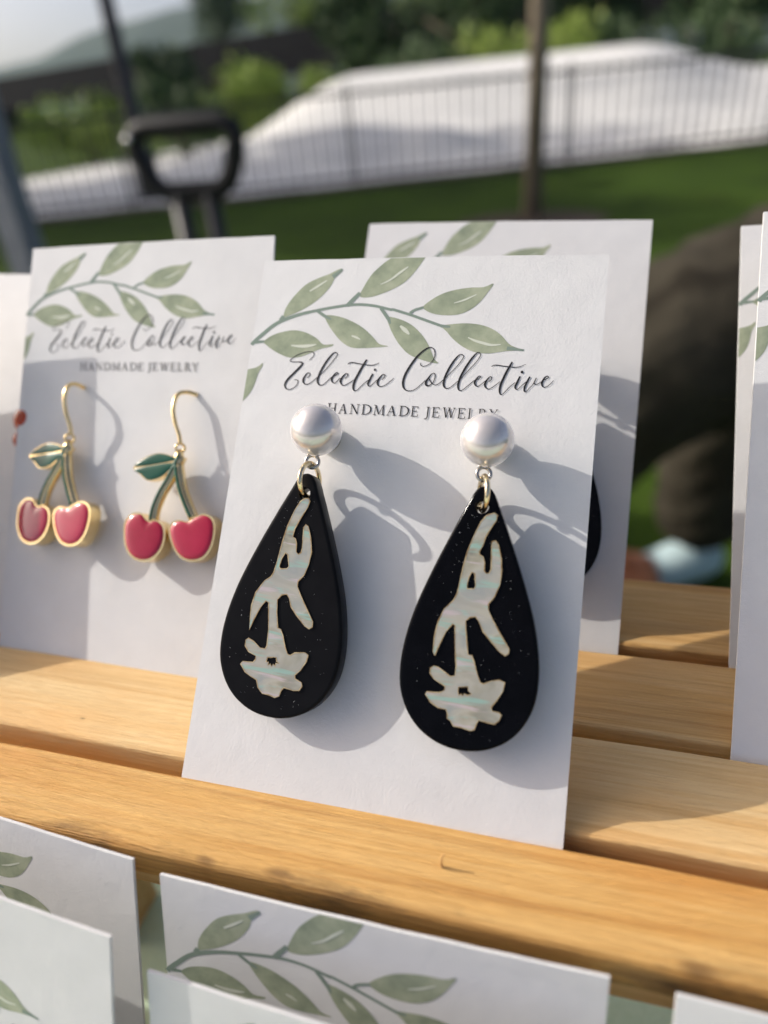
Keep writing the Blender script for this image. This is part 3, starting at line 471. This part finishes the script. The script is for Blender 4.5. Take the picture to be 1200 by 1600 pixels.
for a in (-1, 1):
    for b in (-1, 1):
        g = Geo(); g.tube([(a * .17, b * .15, .389), (a * -.17, b * .15, .012)] if b > 0 else [(a * .17, b * .15, .389), (a * -.17, b * .15, .012)], .011, 8); g.obj('leg', M['black_metal'], st, smooth=True)
bg_ = empty('leather_bag', Matrix.Translation((.03, 1.16, 0)), 'tan leather bag lying on the grass by the pale blue shoe', 'bag')
g = Geo(); P = [catmull_loop([(-.16, -.09), (.10, -.10), (.12, .02), (.09, .10), (-.12, .11), (-.17, .03)], 4)]
for k, (s, z) in enumerate(((.92, 0), (1, .02), (.97, .06), (.85, .09), (.5, .1), (.05, .1))): P.append([(p[0] * s, p[1] * s, z) for p in P[0]])
vs = [v for l in P[1:] for v in l]; n_ = len(P[0]); g.add(vs, [(k * n_ + i, k * n_ + (i + 1) % n_, (k + 1) * n_ + (i + 1) % n_, (k + 1) * n_ + i) for k in range(5) for i in range(n_)]); g.obj('body', M['tan'], bg_, smooth=True)
g = Geo(); g.tube([(-.09, 0, .1), (-.06, .02, .135), (.02, .03, .14), (.06, .01, .1)], .008, 8, 4); g.obj('strap', M['tan'], bg_, smooth=True)

# ------------------------------------------------------------------ table and slatted riser
TZ = -163
tb = empty('market_table', Matrix.Translation(W(0, 0, TZ - 760)), 'folding table under the riser, its top spread with a mint cloth', 'table')
tb.matrix_world = Matrix.Translation((0, 0, 0))
ty0, ty1, tx0, tx1 = -.33, .135, -.75, .55; tz = EYE + TZ * .001
g = Geo(); g.box(tx0, tx1, ty0, ty1, tz - .035, tz - .004); g.obj('table_top', M['grey_metal'], tb)
for x in (tx0 + .05, tx1 - .05):
    for y in (ty0 + .04, ty1 - .04):
        g = Geo(); g.tube([(x, y, tz - .036), (x, y, 0)], .014, 10); g.obj('leg', M['grey_metal'], tb, smooth=True)
vs = []; fs = []; nx, prof = 90, [(ty0 - .012, tz - .45), (ty0 - .01, tz - .1), (ty0 - .004, tz - .008), (ty0 + .01, tz), (0, tz), (ty1 - .01, tz), (ty1 + .004, tz - .008), (ty1 + .01, tz - .1), (ty1 + .012, tz - .45)]
for i in range(nx + 1):
    x = tx0 + (tx1 - tx0) * i / nx
    for k, (y, z) in enumerate(prof):
        d = max(0, tz - .01 - z); s = -1 if k < 4 else 1; vs.append((x, y + s * d * .09 * math.sin(x * 38 + s) , z))
fs = [(i * 9 + k, (i + 1) * 9 + k, (i + 1) * 9 + k + 1, i * 9 + k + 1) for i in range(nx) for k in range(8)]
tag(mesh_obj('tablecloth', vs, fs, M['cloth'], smooth=True), 'mint green cloth spread over the table under the wooden riser', 'tablecloth')

rs = empty('wooden_riser', Matrix.Translation(W(-10, 70, TZ)), 'slatted pine display riser whose gaps hold the earring cards', 'display riser')
RL = Vector(W(-10, 70, TZ))
def slat(name, y0, y1, ztop, th, m, r=.7, rf=None, x0=-260, x1=235, skew=0):
    """plank along x with rounded edges; rf = front-top radius"""
    rf = rf or r; cy, cz = (y0 + y1) / 2, ztop - th / 2; pr = []
    def arc(yc, zc, rad, a0, a1, n=6):
        for k in range(n): a = math.radians(a0 + (a1 - a0) * k / (n - 1)); pr.append((yc + rad * math.cos(a), zc + rad * math.sin(a)))
    arc(y1 - r, ztop - r, r, 0, 90); arc(y0 + rf, ztop - rf, rf, 90, 180, 9); arc(y0 + r, ztop - th + r, r, 180, 270, 4); arc(y1 - r, ztop - th + r, r, 270, 360, 4)
    n = len(pr); nx = 70; vs = []; rnd = random.Random(int(y0 * 10 + ztop))
    ph = [rnd.random() * 6 for _ in range(6)]
    for i in range(nx + 1):
        x = x0 + (x1 - x0) * i / nx
        w = .10 * math.sin(x * .05 + ph[0]) + .06 * math.sin(x * .17 + ph[1]); w2 = .10 * math.sin(x * .06 + ph[2]) + .07 * math.sin(x * .21 + ph[3])
        for y, z in pr: vs.append(((x - (x0 + x1) / 2) * .001, (y - cy + w + skew * x) * .001, (z - cz + w2 * .6) * .001))
    fs = [(i * n + k, (i + 1) * n + k, (i + 1) * n + (k + 1) % n, i * n + (k + 1) % n) for i in range(nx) for k in range(n)] + [tuple(range(n)), tuple(range(nx * n, nx * n + n))[::-1]]
    o = mesh_obj(name, vs, fs, m, rs, smooth=True); o.location = W((x0 + x1) / 2, cy, cz) - RL
    bm = bmesh.new(); bm.from_mesh(o.data); bmesh.ops.recalc_face_normals(bm, faces=bm.faces); bm.to_mesh(o.data); bm.free(); return o
slat('slat', 91.0, 108.7, -78.0, 6.5, M['pine'][0])
slat('slat', 73.0, 88.4, -78.0, 6.5, M['pine'][1])
slat('slat', 55.6, 70.9, -78.0, 6.5, M['pine'][2], skew=-.008)
slat('slat', 42.2, 53.4, -78.0, 5.6, M['pine_front'], rf=1.25)
slat('rail', 43.4, 56, -83.9, 4.2, M['pine'][2], r=.5)
slat('rail', 88, 104, -84.8, 9, M['pine'][1], r=.5)
for y0 in (15.4, -.4, -16.2, 31.2): slat('lower_slat', y0, y0 + 13.3, -146, 6.5, M['pine'][int(y0) % 3])
for xa in (-112, 120):
    g = Geo(); g.box(-.018, .018, -.0065, .0065, TZ * .001 - TZ * .001, (-84.9 - TZ) * .001)
    o = g.obj('leg', M['pine'][0], rs); o.location = W(xa, 72, TZ) - RL
    g = Geo(); g.box(-.018, .018, -.035, .035, 0, (-152.6 - TZ) * .001); o = g.obj('lower_leg', M['pine'][1], rs); o.location = W(xa, -2, TZ) - RL
g = Geo(); g.tube([(0, 0, 0), (-.00005, 0, .0009), (.0001, .0001, .0019), (.0004, .0002, .0022)], [.00017, .00016, .00013, .00006], 6, 3)
o = g.obj('splinter', M['pine'][0], rs); o.location = W(-13.4, 48.0, -77.95) - RL

# ------------------------------------------------------------------ cards with their printing
CW, TH = 50.8, .42
def clip(poly, x0, x1, y0, y1):
    for ax, lim, sg in ((0, x0, 1), (0, x1, -1), (1, y0, 1), (1, y1, -1)):
        out = []
        for i, b in enumerate(poly):
            a = poly[i - 1]; ia, ib = (a[ax] - lim) * sg >= 0, (b[ax] - lim) * sg >= 0
            if ia != ib: t = (lim - a[ax]) / (b[ax] - a[ax]); out.append(tuple(a[j] + (b[j] - a[j]) * t for j in (0, 1)))
            if ib: out.append(b)
        poly = out
        if not poly: break
    return poly
SERIF = {  # strokes in a unit box: (x0,y0,x1,y1,weight)
 'H': [(.2, 0, .2, 1, 2), (.8, 0, .8, 1, 2), (.2, .52, .8, .52, 1), (.04, 1, .36, 1, 1), (.64, 1, .96, 1, 1), (.04, 0, .36, 0, 1), (.64, 0, .96, 0, 1)],
 'A': [(.14, 0, .5, 1, 1), (.5, 1, .84, 0, 2), (.27, .36, .72, .36, 1), (0, 0, .3, 0, 1), (.68, 0, 1, 0, 1)],
 'N': [(.17, 0, .17, 1, 1), (.17, 1, .83, 0, 2.2), (.83, 0, .83, 1, 1), (.02, 1, .2, 1, 1), (.68, 1, .98, 1, 1), (.02, 0, .32, 0, 1)],
 'M': [(.15, 0, .19, 1, 1), (.19, 1, .5, .06, 2), (.5, .06, .81, 1, 1), (.81, 1, .86, 0, 2), (.04, 1, .2, 1, 1), (.8, 1, .96, 1, 1), (.02, 0, .28, 0, 1), (.72, 0, 1, 0, 1)],
 'E': [(.22, 0, .22, 1, 2), (.22, 1, .9, 1, 1), (.22, .52, .7, .52, 1), (.22, 0, .95, 0, 1), (.05, 1, .25, 1, 1), (.05, 0, .25, 0, 1), (.9, 1, .9, .8, 1), (.95, 0, .97, .22, 1), (.7, .42, .7, .62, 1)],
 'W': [(.1, 1, .3, 0, 2), (.3, 0, .5, .95, 1), (.5, .95, .7, 0, 2), (.7, 0, .9, 1, 1), (0, 1, .22, 1, 1), (.8, 1, 1, 1, 1), (.4, 1, .6, 1, 1)],
 'L': [(.22, 0, .22, 1, 2), (.04, 1, .42, 1, 1), (.04, 0, .9, 0, 1), (.9, 0, .94, .24, 1)],
 'Y': [(.5, 0, .5, .45, 2), (.14, 1, .5, .45, 2), (.5, .45, .86, 1, 1), (0, 1, .28, 1, 1), (.72, 1, 1, 1, 1), (.33, 0, .67, 0, 1)],
 'R': [(.2, 0, .2, 1, 2), (.04, 1, .25, 1, 1), (.04, 0, .38, 0, 1), (.42, .5, .92, 0, 2), (.86, 0, 1, 0, 1)],
 'D': [(.18, 0, .18, 1, 2), (.02, 1, .22, 1, 1), (.02, 0, .22, 0, 1)], 'J': [(.62, .1, .62, 1, 2), (.35, 1, .95, 1, 1)]}
def caption(g, z):
    k = 0
    for ch, a, b in CAPTION:
        w, h, base = b - a, 1.40, 23.97; P = lambda x, y: (a + x * w, -(base - y * h))
        for x0, y0, x1, y1, wt in SERIF[ch]:
            p, q = P(x0, y0), P(x1, y1); g.ribbon([(*p, .085 * wt), (*q, .085 * wt)], z + k * .0008, n=0); k += 1
        if ch == 'D': g.ribbon([(*P(x, y), wt) for x, y, wt in ((.18, 1, .09), (.55, .98, .10), (.85, .8, .17), (.95, .5, .2), (.85, .2, .17), (.55, .02, .10), (.18, 0, .09))], z + k * .0008)
        if ch == 'R': g.ribbon([(*P(x, y), wt) for x, y, wt in ((.2, 1, .09), (.55, .99, .11), (.72, .76, .17), (.55, .53, .11), (.2, .5, .09))], z + k * .0008)
        if ch == 'J': g.ribbon([(*P(x, y), wt) for x, y, wt in ((.62, .3, .17), (.6, 0, .16), (.42, -.2, .13), (.1, -.22, .12))], z + k * .0008)
        k += 1
bow = lambda x: -.00042 * (x - CW / 2) ** 2             # cards are very slightly bowed
_print = {}
def print_meshes(H, shear, du, dv):
    """flat print in card coordinates; returns [(name, mesh, material)]"""
    key = (shear, du, dv)
    tip = lambda g: [setattr(g, 'v', [((x + y * 0) * .001, y * .001, z * .001) for x, y, z in g.v])]
    if key not in _print:
        res = []
        g1, g2, g3, g4, g5 = Geo(), Geo(), Geo(), Geo(), Geo()
        k = 0
        for l in LEAVES:
            q = clip([(p[0] + du, -(p[1] + dv)) for p in catmull_loop(l, 3)], .05, CW - .05, -60, -.06)
            if len(q) > 2: g1.poly(q, .020 + .0015 * k); k += 1
        for i, s in enumerate(STEMS):
            q = [(x + du, -(y + dv), w) for x, y, w in catmull(s, 5)]; q = [p for p in q if .05 < p[0] < CW and p[1] < -.06]
            if s is STEMS[0]: q = [(.05, q[0][1] - .35, q[0][2])] + q if q[0][0] > .1 else q
            if len(q) > 1: g2.ribbon(q, .034 + .0012 * i, n=0)
        for i, s in enumerate(VEINS):
            q = [(x + du, -(y + dv), w) for x, y, w in catmull(s, 5)]; q = [p for p in q if .05 < p[0] < CW and p[1] < -.06]
            if len(q) > 1: g3.ribbon(q, .048 + .001 * i, n=0)
        for i, s in enumerate(SCRIPT): g4.ribbon([(x + du, -(y + dv), w * .92) for x, y, w in s], .058 + .0012 * i)
        for x, y, r in SCRIPT_DOTS: g4.poly([(x + du + r * math.cos(a * PI / 6), -(y + dv) + r * 1.1 * math.sin(a * PI / 6)) for a in range(12)], .085)
        caption(g5, .05); g5.v = [(x + du, y - dv, z) for x, y, z in g5.v]
        for nm, g, m in (('printed_leaves', g1, 'print'), ('printed_stem', g2, 'stem_ink'), ('printed_veins', g3, 'vein_ink'), ('script_lettering', g4, 'ink'), ('caption_lettering', g5, 'ink')):
            if not g.v: continue
            me = bpy.data.meshes.new(nm); me.from_pydata([((x + shear * y) * .001, y * .001, (z + bow(x)) * .001) for x, y, z in g.v], [], g.f); me.materials.append(M[m]); res.append((nm, me))
        _print[key] = res
    return _print[key]
def card(mtx, H, label, shear=0, du=0, dv=0, below=3.0, group='earring cards on the riser', plain=False):
    """card mesh: origin at the left end of the line where it leaves the slot"""
    nx, ny = 16, 16; vs = []; fs = []
    rnd = random.Random(int(H * 100)); rag = [[rnd.uniform(-.05, .05) for _ in range(nx + 1)] for _ in range(2)]
    g = Geo(); W_, H0, H1 = CW, -below, H
    for z in (0, -TH):
        for j in range(ny + 1):
            for i in range(nx + 1):
                y = H0 + (H1 - H0) * j / ny + (rag[0][i] if j == ny and 0 < i < nx else 0); x = W_ * i / nx
                vs.append(((x + shear * y) * .001, y * .001, (z + bow(x)) * .001))
    n = (nx + 1) * (ny + 1); id_ = lambda i, j, k: k * n + j * (nx + 1) + i
    for j in range(ny):
        for i in range(nx):
            fs.append((id_(i, j, 0), id_(i + 1, j, 0), id_(i + 1, j + 1, 0), id_(i, j + 1, 0))); fs.append((id_(i, j, 1), id_(i, j + 1, 1), id_(i + 1, j + 1, 1), id_(i + 1, j, 1)))
    rim = [id_(i, 0, 0) for i in range(nx)] + [id_(nx, j, 0) for j in range(ny)] + [id_(i, ny, 0) for i in range(nx, 0, -1)] + [id_(0, j, 0) for j in range(ny, 0, -1)]
    s0 = len(vs); L = len(rim); vs += [vs[q] for q in rim] + [vs[q + n] for q in rim]
    fs += [(s0 + k, s0 + L + k, s0 + L + (k + 1) % L, s0 + (k + 1) % L) for k in range(L)]
    o = mesh_obj('earring_card', vs, fs, M['paper']); o.matrix_world = mtx; o.data.polygons.foreach_set('use_smooth', [k < 2 * nx * ny for k in range(len(o.data.polygons))]); tag(o, label, 'earring card', group)
    for nm, me in ([] if plain else print_meshes(H, shear, du, dv)):
        c = bpy.data.objects.new(nm, me); C.objects.link(c); c.parent = o; c.location = (shear * H * .001, H * .001, 0)
    return o
def pose(x, y, z, yaw, tilt, roll):
    a, b, c = map(math.radians, (yaw, tilt, roll)); r = Vector((math.cos(a), math.sin(a), 0)); bk = Vector((-math.sin(a), math.cos(a), 0))
    u = bk * math.sin(b) + Vector((0, 0, 1)) * math.cos(b); n = r.cross(u)
    return frame(W(x, y, z), r * math.cos(c) + u * math.sin(c), u * math.cos(c) - r * math.sin(c), n)
def hang(top_xyz, right, yaw, tilt, roll, H):
    """pose whose top left (or top right) corner sits at a point"""
    m = pose(0, 0, 0, yaw, tilt, roll); r, u = m.col[0].xyz, m.col[1].xyz
    o = Vector(top_xyz) - u * H - (r * CW if right else r * 0)
    return pose(*o, yaw, tilt, roll)
PM = pose(-50.83, 53.09, -78, .8, 41.7, -1.0)
card(PM, 76.5, 'white card in front at centre holding the two large black drop earrings')
cc = CHERRY_CARD; PC = frame(W(*cc['o']), cc['r'], cc['u'], cc['n'])
card(PC, cc['H'], 'white card at left holding the two red cherry earrings', cc['shear'], -.45, -.1)
PR = pose(-44.6, 88.9, -78, 1.8, 40.4, -2.2)
card(PR, 74.3, 'white card half hidden directly behind the front centre card', du=-1.5, dv=.4)
card(pose(22.04, 89, -78, .3, 40.1, .5), 70.6, 'narrow strip of white card farther back at the right edge')
card(pose(20.31, 72, -78, -.5, 39.9, -.7), 76, 'white card nearer the lens at the right edge, its lower part shaded')
yw = -9; mL = pose(0, 0, 0, yw, 43, 0); oL = Vector((-99.5, 74.2, -78)) - mL.col[0].xyz * CW
PL = pose(*oL, yw, 43, 0)
card(PL, 70.5, 'bright plain white card cut off by the left edge beside the cherry card', plain=True)
card(pose(-161, 53.6, -78, 0, 41.5, 0), 76, 'white card just outside the left edge that shades the cherry card')
card(hang((-45.5, 39, -77), 0, .6, 18, -.3, 75), 75, 'white lower card at bottom centre tucked under the front slat', group='earring cards on the lower tier')
card(hang((-42.3, 30, -79.4), 0, 0, 19, -1, 71), 71, 'lowest white card at bottom centre, only its top edge in view', dv=.8, group='earring cards on the lower tier')
card(hang((-48.7, 39, -75.2), 1, -3, 17, -1.5, 75), 75, 'white lower card at bottom left standing behind its neighbour', group='earring cards on the lower tier')
card(hang((-45.3, 30, -74.0), 1, -3, 20, -1.5, 75), 75, 'white lower card nearest the lens in the bottom left corner', dv=.5, group='earring cards on the lower tier')
card(hang((11.4, 39.2, -76.9), 0, 0, 23, 0, 75), 75, 'white lower card whose corner shows at bottom right', group='earring cards on the lower tier')

# ------------------------------------------------------------------ black drop earrings
HALF = [(0, 0), (.75, .28), (1.3, .95), (1.95, 2.4), (2.9, 4.5), (3.85, 6.7), (4.85, 9.1), (5.95, 11.9), (7.05, 15), (7.75, 17.5), (8.25, 20), (8.5, 22.5), (8.4, 25), (7.9, 27), (6.85, 29), (5.35, 30.6), (3.5, 31.7), (1.7, 32.25), (0, 32.4)]
def drop_outline(inset=0):
    h = HALF; pts = [(x, -y) for x, y in h] + [(-x, -y) for x, y in h[-2:0:-1]]
    pts = catmull_loop(pts, 3)
    if inset:
        N = len(pts); out = []
        for i in range(N):
            a, b = pts[i - 1], pts[(i + 1) % N]; dx, dy = b[0] - a[0], b[1] - a[1]; l = math.hypot(dx, dy) or 1
            out.append((pts[i][0] - dy / l * -inset * -1, pts[i][1] + dx / l * -inset)) if False else out.append((pts[i][0] + dy / l * inset, pts[i][1] - dx / l * inset))
        return out
    return pts
def area(p): return sum(p[i - 1][0] * p[i][1] - p[i][0] * p[i - 1][1] for i in range(len(p))) / 2
def pendant_mesh(hole, m, T=2.9):
    sg = -1 if area(drop_outline()) > 0 else 1     # inset direction
    rings = [(.30 * sg, -T), (.08 * sg, -T + .1), (0, -T + .35), (0, -.42), (.06 * sg, -.16), (.22 * sg, -.04), (.42 * sg, 0)]
    hl = [(hole[0] + .85 * math.cos(2 * PI * k / 16), hole[1] + .85 * math.sin(2 * PI * k / 16)) for k in range(16)]
    vs = []; fs = []; N = len(drop_outline())
    for ins, z in rings: vs += [(p[0], p[1], z) for p in drop_outline(ins)]
    for k in range(len(rings) - 1): fs += [(k * N + i, k * N + (i + 1) % N, (k + 1) * N + (i + 1) % N, (k + 1) * N + i) for i in range(N)]
    b = len(vs); vs += [(x, y, 0) for x, y in hl] + [(x, y, -T) for x, y in hl]
    fs += [(b + i, b + (i + 1) % 16, b + 16 + (i + 1) % 16, b + 16 + i) for i in range(16)]
    for base, hb in (((len(rings) - 1) * N, b), (0, b + 16)):
        ids = list(range(base, base + N)) + list(range(hb, hb + 16)); o_ = [Vector((*vs[i][:2], 0)) for i in ids]
        fs += [tuple(ids[i] for i in t) for t in tessellate_polygon([o_[:N], o_[N:]])]
    bm = bmesh.new(); bv = [bm.verts.new((x * .001, y * .001, z * .001)) for x, y, z in vs]
    for f in fs:
        try: bm.faces.new([bv[i] for i in f])
        except ValueError: pass
    bmesh.ops.recalc_face_normals(bm, faces=bm.faces); me = bpy.data.meshes.new('drop_pendant'); bm.to_mesh(me); bm.free(); me.materials.append(m)
    for p in me.polygons: p.use_smooth = abs(p.normal.z) < .98
    return me
def inlay(hand, holes, par, name='hand_inlay'):
    v, f, fr = prism([(x, -y) for x, y in hand], [[(x, -y) for x, y in h] for h in holes], .005, .16)
    o = mesh_obj(name, [(a * .001, b * .001, c_ * .001) for a, b, c_ in v], f, None, par, mats=[M['shell'], M['shell_edge']], idx=fr)
    g = Geo()
    for l in [hand] + list(holes):
        q = [(x, -y, .13 + .05 * math.sin(i * 2.1)) for i, (x, y) in enumerate(l)]; g.ribbon(q + q[:2], .172 if l is hand else .175, n=0)
    g.scaled(.001).obj('burnt_rim', M['shell_rim'], o); return o
def ball(name, r, m, par, loc):
    bm = bmesh.new(); bmesh.ops.create_uvsphere(bm, u_segments=64, v_segments=40, radius=r * .001); o = bm_obj(name, bm, m, par, True); o.location = [c_ * .001 for c_ in loc]; return o
def ring(name, R, r, m, par, mtx, seg=40, oval=1.0):
    g = Geo(); g.tube([(R * oval * math.cos(2 * PI * k / seg), R * math.sin(2 * PI * k / seg), 0) for k in range(seg)], r, 12, closed=True); g.scaled(.001)
    o = g.obj(name, m, par, True); o.matrix_local = mtx; return o
def drop_earring(P, H, ps, hand, holes, pearl, hole, twist, label, group):
    """P: card frame; ps: pendant frame measured in the card's own millimetres"""
    e = empty('drop_earring', P @ Matrix.Translation(Vector(pearl) * .001), label, 'earring', group)
    inv = Matrix.Translation(-Vector(pearl) * .001)
    pl = inv @ frame(Vector(ps['o']) * .001, ps['x'], [-a for a in ps['d']], ps['n'])
    pd = bpy.data.objects.new('drop_pendant', pendant_mesh(hole, M['acrylic_A' if hand is HAND_A else 'acrylic_B'])); C.objects.link(pd); pd.parent = e; pd.matrix_local = pl
    inlay(hand, holes, pd)
    g = Geo(); rnd = random.Random(len(hand))
    for k in range(110):
        y = rnd.uniform(3, 31); x = rnd.uniform(-1, 1) * 7.2 * min(1, (y / 20) ** .8) * (1 if y < 26 else .6); s = rnd.choice((.014, .018, .02, .024, .034)); a = rnd.random() * 3; l = rnd.choice((1, 1, 1, 1.5, 3))
        g.add([(x - s * l * math.cos(a), -y - s * l * math.sin(a), .012), (x + s * math.sin(a), -y - s * math.cos(a), .012), (x + s * l * math.cos(a), -y + s * l * math.sin(a), .014), (x - s * math.sin(a), -y + s * math.cos(a), .014)], [(0, 1, 2, 3)])
    tag(g.scaled(.001).obj('dust_specks', M['dust'], pd), kind='stuff')
    ball('pearl', 3.56 if hand is HAND_A else 3.46, M['pearl'], e, (.25 if hand is HAND_A else 0, -.38, 5.3))
    g = Geo(); g.tube([(0, 0, .02), (0, 0, 1.2), (0, 0, 1.5), (0, 0, 2.2)], [2.05, 2.05, 1.9, 1.5], 28); g.scaled(.001).obj('ear_pad', M['silver'], e, True)
    ey = Vector((-.15, -4.5, 4.1)); ring('eyelet', .86, .26, M['steel'], e, Matrix.Translation(ey * .001) @ Matrix.Rotation(.25, 4, 'Y'))
    hp = pl @ (Vector((hole[0], hole[1] - .2, -1.4)) * .001); top = (ey + Vector((0, -.45, 0))) * .001; mid = (hp + top) / 2; ax = (top - hp); Rj = ax.length / 2 * 1000 + .12
    ya = ax.normalized(); za = Vector((math.cos(twist), 0, math.sin(twist))); za = (za - ya * za.dot(ya)).normalized(); xa = ya.cross(za)
    ring('jump_ring', Rj, .36, M['silver'], e, frame(mid, xa, ya, za), oval=1.26)
    return e
DR = 'black drop earrings with pearls'
drop_earring(PM, 76.5, POSE_A, HAND_A, HAND_A_HOLES, (14.35, 48.75, 0), (.1, -2.75), .10, 'left black teardrop earring on the front card, pale hand inlay, dusty matt face', DR)
drop_earring(PM, 76.5, POSE_B, HAND_B, HAND_B_HOLES, (37.7, 48.55, 0), (-.1, -2.65), -.30, 'right black teardrop earring on the front card, hanging lower with glossier face', DR)
pb = dict(POSE_B); pb['o'] = (38.16, 41.2, 5.5)
drop_earring(PR, 74.3, pb, HAND_B, HAND_B_HOLES, (37.7, 47.8, 0), (-.1, -2.65), .1, 'black teardrop earring on the rear card, mostly hidden by the front card', DR)

# ------------------------------------------------------------------ cherry earrings
def plate(name, outline, z0, z1, m, par, n=3, grow=0):
    pts = catmull_loop(outline, n); v, f, fr = prism(pts, [], z0, z1)
    bm = bmesh.new(); bv = [bm.verts.new((a * .001, b * .001, c_ * .001)) for a, b, c_ in v]
    for q in f: bm.faces.new([bv[i] for i in q])
    bmesh.ops.recalc_face_normals(bm, faces=bm.faces)
    return bm_obj(name, bm, m, par)
def shrink(outline, k, dx=0, dy=0):
    cx = sum(p[0] for p in outline) / len(outline); cy = sum(p[1] for p in outline) / len(outline); return [(cx + (p[0] - cx) * k + dx, cy + (p[1] - cy) * k + dy) for p in outline]
def dome(name, outline, z0, h, m, par):
    pts = catmull_loop(outline, 3); N = len(pts); cx = sum(p[0] for p in pts) / N; cy = sum(p[1] for p in pts) / N; vs = []
    for s, z in ((1, 0), (.93, .5), (.8, .75), (.55, .92), (.25, 1)): vs += [((cx + (p[0] - cx) * s) * .001, (cy + (p[1] - cy) * s) * .001, (z0 + h * z) * .001) for p in pts]
    vs.append((cx * .001, cy * .001, (z0 + h) * .001)); fs = [(k * N + i, k * N + (i + 1) % N, (k + 1) * N + (i + 1) % N, (k + 1) * N + i) for k in range(4) for i in range(N)] + [(4 * N + i, 4 * N + (i + 1) % N, 5 * N) for i in range(N)]
    return mesh_obj(name, vs, fs, m, par, smooth=True)
def cherry_earring(P, at, turn, yaw, roll, label):
    e = empty('cherry_earring', P @ Matrix.Translation((at[0] * .001, at[1] * .001, 2.6 * .001)) @ Matrix.Rotation(roll, 4, 'Z') @ Matrix.Rotation(yaw, 4, 'Y'), label, 'earring', 'gold cherry earrings')
    g = Geo(); zs = (-2.6, -1.7, -.3, .3, .4, .3, .2); g.tube([(p[0], p[1], z) for p, z in zip(CHERRY['wire'], zs)], .36, 10, 6); hk = g.scaled(.001).obj('hook', M['gold'], e, True); hk.rotation_euler.y = turn
    ring('link_ring', .75, .22, M['gold'], e, Matrix.Translation((.0003, -.0006, .0002)) @ Matrix.Rotation(.9, 4, 'Y'))
    for k in ('chA', 'chB'):
        c = plate('cherry', CHERRY[k], -1.5, .9, M['gold'], e); dome('enamel', shrink(CHERRY[k], .915), .90, .32, M['enamel_red'], c)
    L = shrink(CHERRY['leaf'], 1.12, -.3, 0); lf = plate('leaf', L, -.5, .9, M['gold'], e)
    up = [L[0], L[1], L[2], L[3], L[4]]; lo = [L[4], L[5], L[6], L[7], L[8], L[0]]
    for q, off in ((up, .22), (lo, -.22)): dome('leaf_enamel', shrink(q, .9, 0, off * .25), .88, .16, M['enamel_green'], lf)
    for k in ('stemA', 'stemB'):
        g = Geo(); q = CHERRY[k]; g.tube([(p[0] + .25, p[1], .15) for p in q], .86, 10, 4); g.scaled(.001); s = g.obj('stem', M['gold'], e, True)
        g = Geo(); g.tube([(p[0] + .05, p[1], .84) for p in q], .34, 8, 4); g.scaled(.001).obj('stem_enamel', M['enamel_green'], s, True)
    g = Geo(); g.tube([(.1, -.9, .1), (.3, -2.2, .2), (.4, -3.2, .2)], [.5, .9, .6], 12); g.scaled(.001).obj('cap', M['gold'], e, True)
    return e
cherry_earring(PC, CHERRY_AT[0], 0, math.radians(2), 0, 'right gold cherry earring, sunlit, with bright red enamel and green leaf')
cherry_earring(PC, (CHERRY_AT[1][0] + .9, CHERRY_AT[1][1]), math.radians(38), math.radians(-5), math.radians(-3), 'left gold cherry earring, shaded, red enamel pinkish with sky reflection')

# ------------------------------------------------------------------ bead earring on the card at the left edge
M['bead_white'] = noisy('white_bead', (.75, .66, .62), (.8, .72, .68), 300, .25); M['bead_red'] = noisy('red_bead', (.42, .05, .02), (.5, .09, .03), 300, .2)
be = empty('bead_earring', PL @ Matrix.Translation((.0449, .0525, .0026)), 'beaded earring with white beads over a red one at the left edge', 'earring')
g = Geo(); g.tube([(-.6, 1.2, -2.5), (0, 1.5, -.5), (.3, 0, 0), (0, -6, 0)], .3, 8, 4); g.scaled(.001).obj('hook', M['silver'], be, True)
for z, r, m in ((-7.2, 1.3, 'bead_white'), (-9.4, 1.5, 'bead_white'), (-13.4, 2.7, 'bead_red'), (-17.2, 1.8, 'bead_red')): ball('bead', r, M[m], be, (0, z, .2))
bpy.context.view_layer.update()

# ------------------------------------------------------------------ air
hz = bpy.data.materials.new('thin_haze'); hz.use_nodes = True; hn = hz.node_tree; hn.nodes.remove(hn.nodes['Principled BSDF'])
pv = hn.nodes.new('ShaderNodeVolumePrincipled'); pv.inputs['Color'].default_value = (.58, .80, 1, 1); pv.inputs['Density'].default_value = .00013; pv.inputs['Anisotropy'].default_value = .2
hn.links.new(pv.outputs[0], hn.nodes['Material Output'].inputs['Volume'])
g = Geo(); g.box(-2450, 2450, -2450, 2450, -1, 150); tag(g.obj('haze', hz), kind='stuff')
bpy.context.view_layer.update()
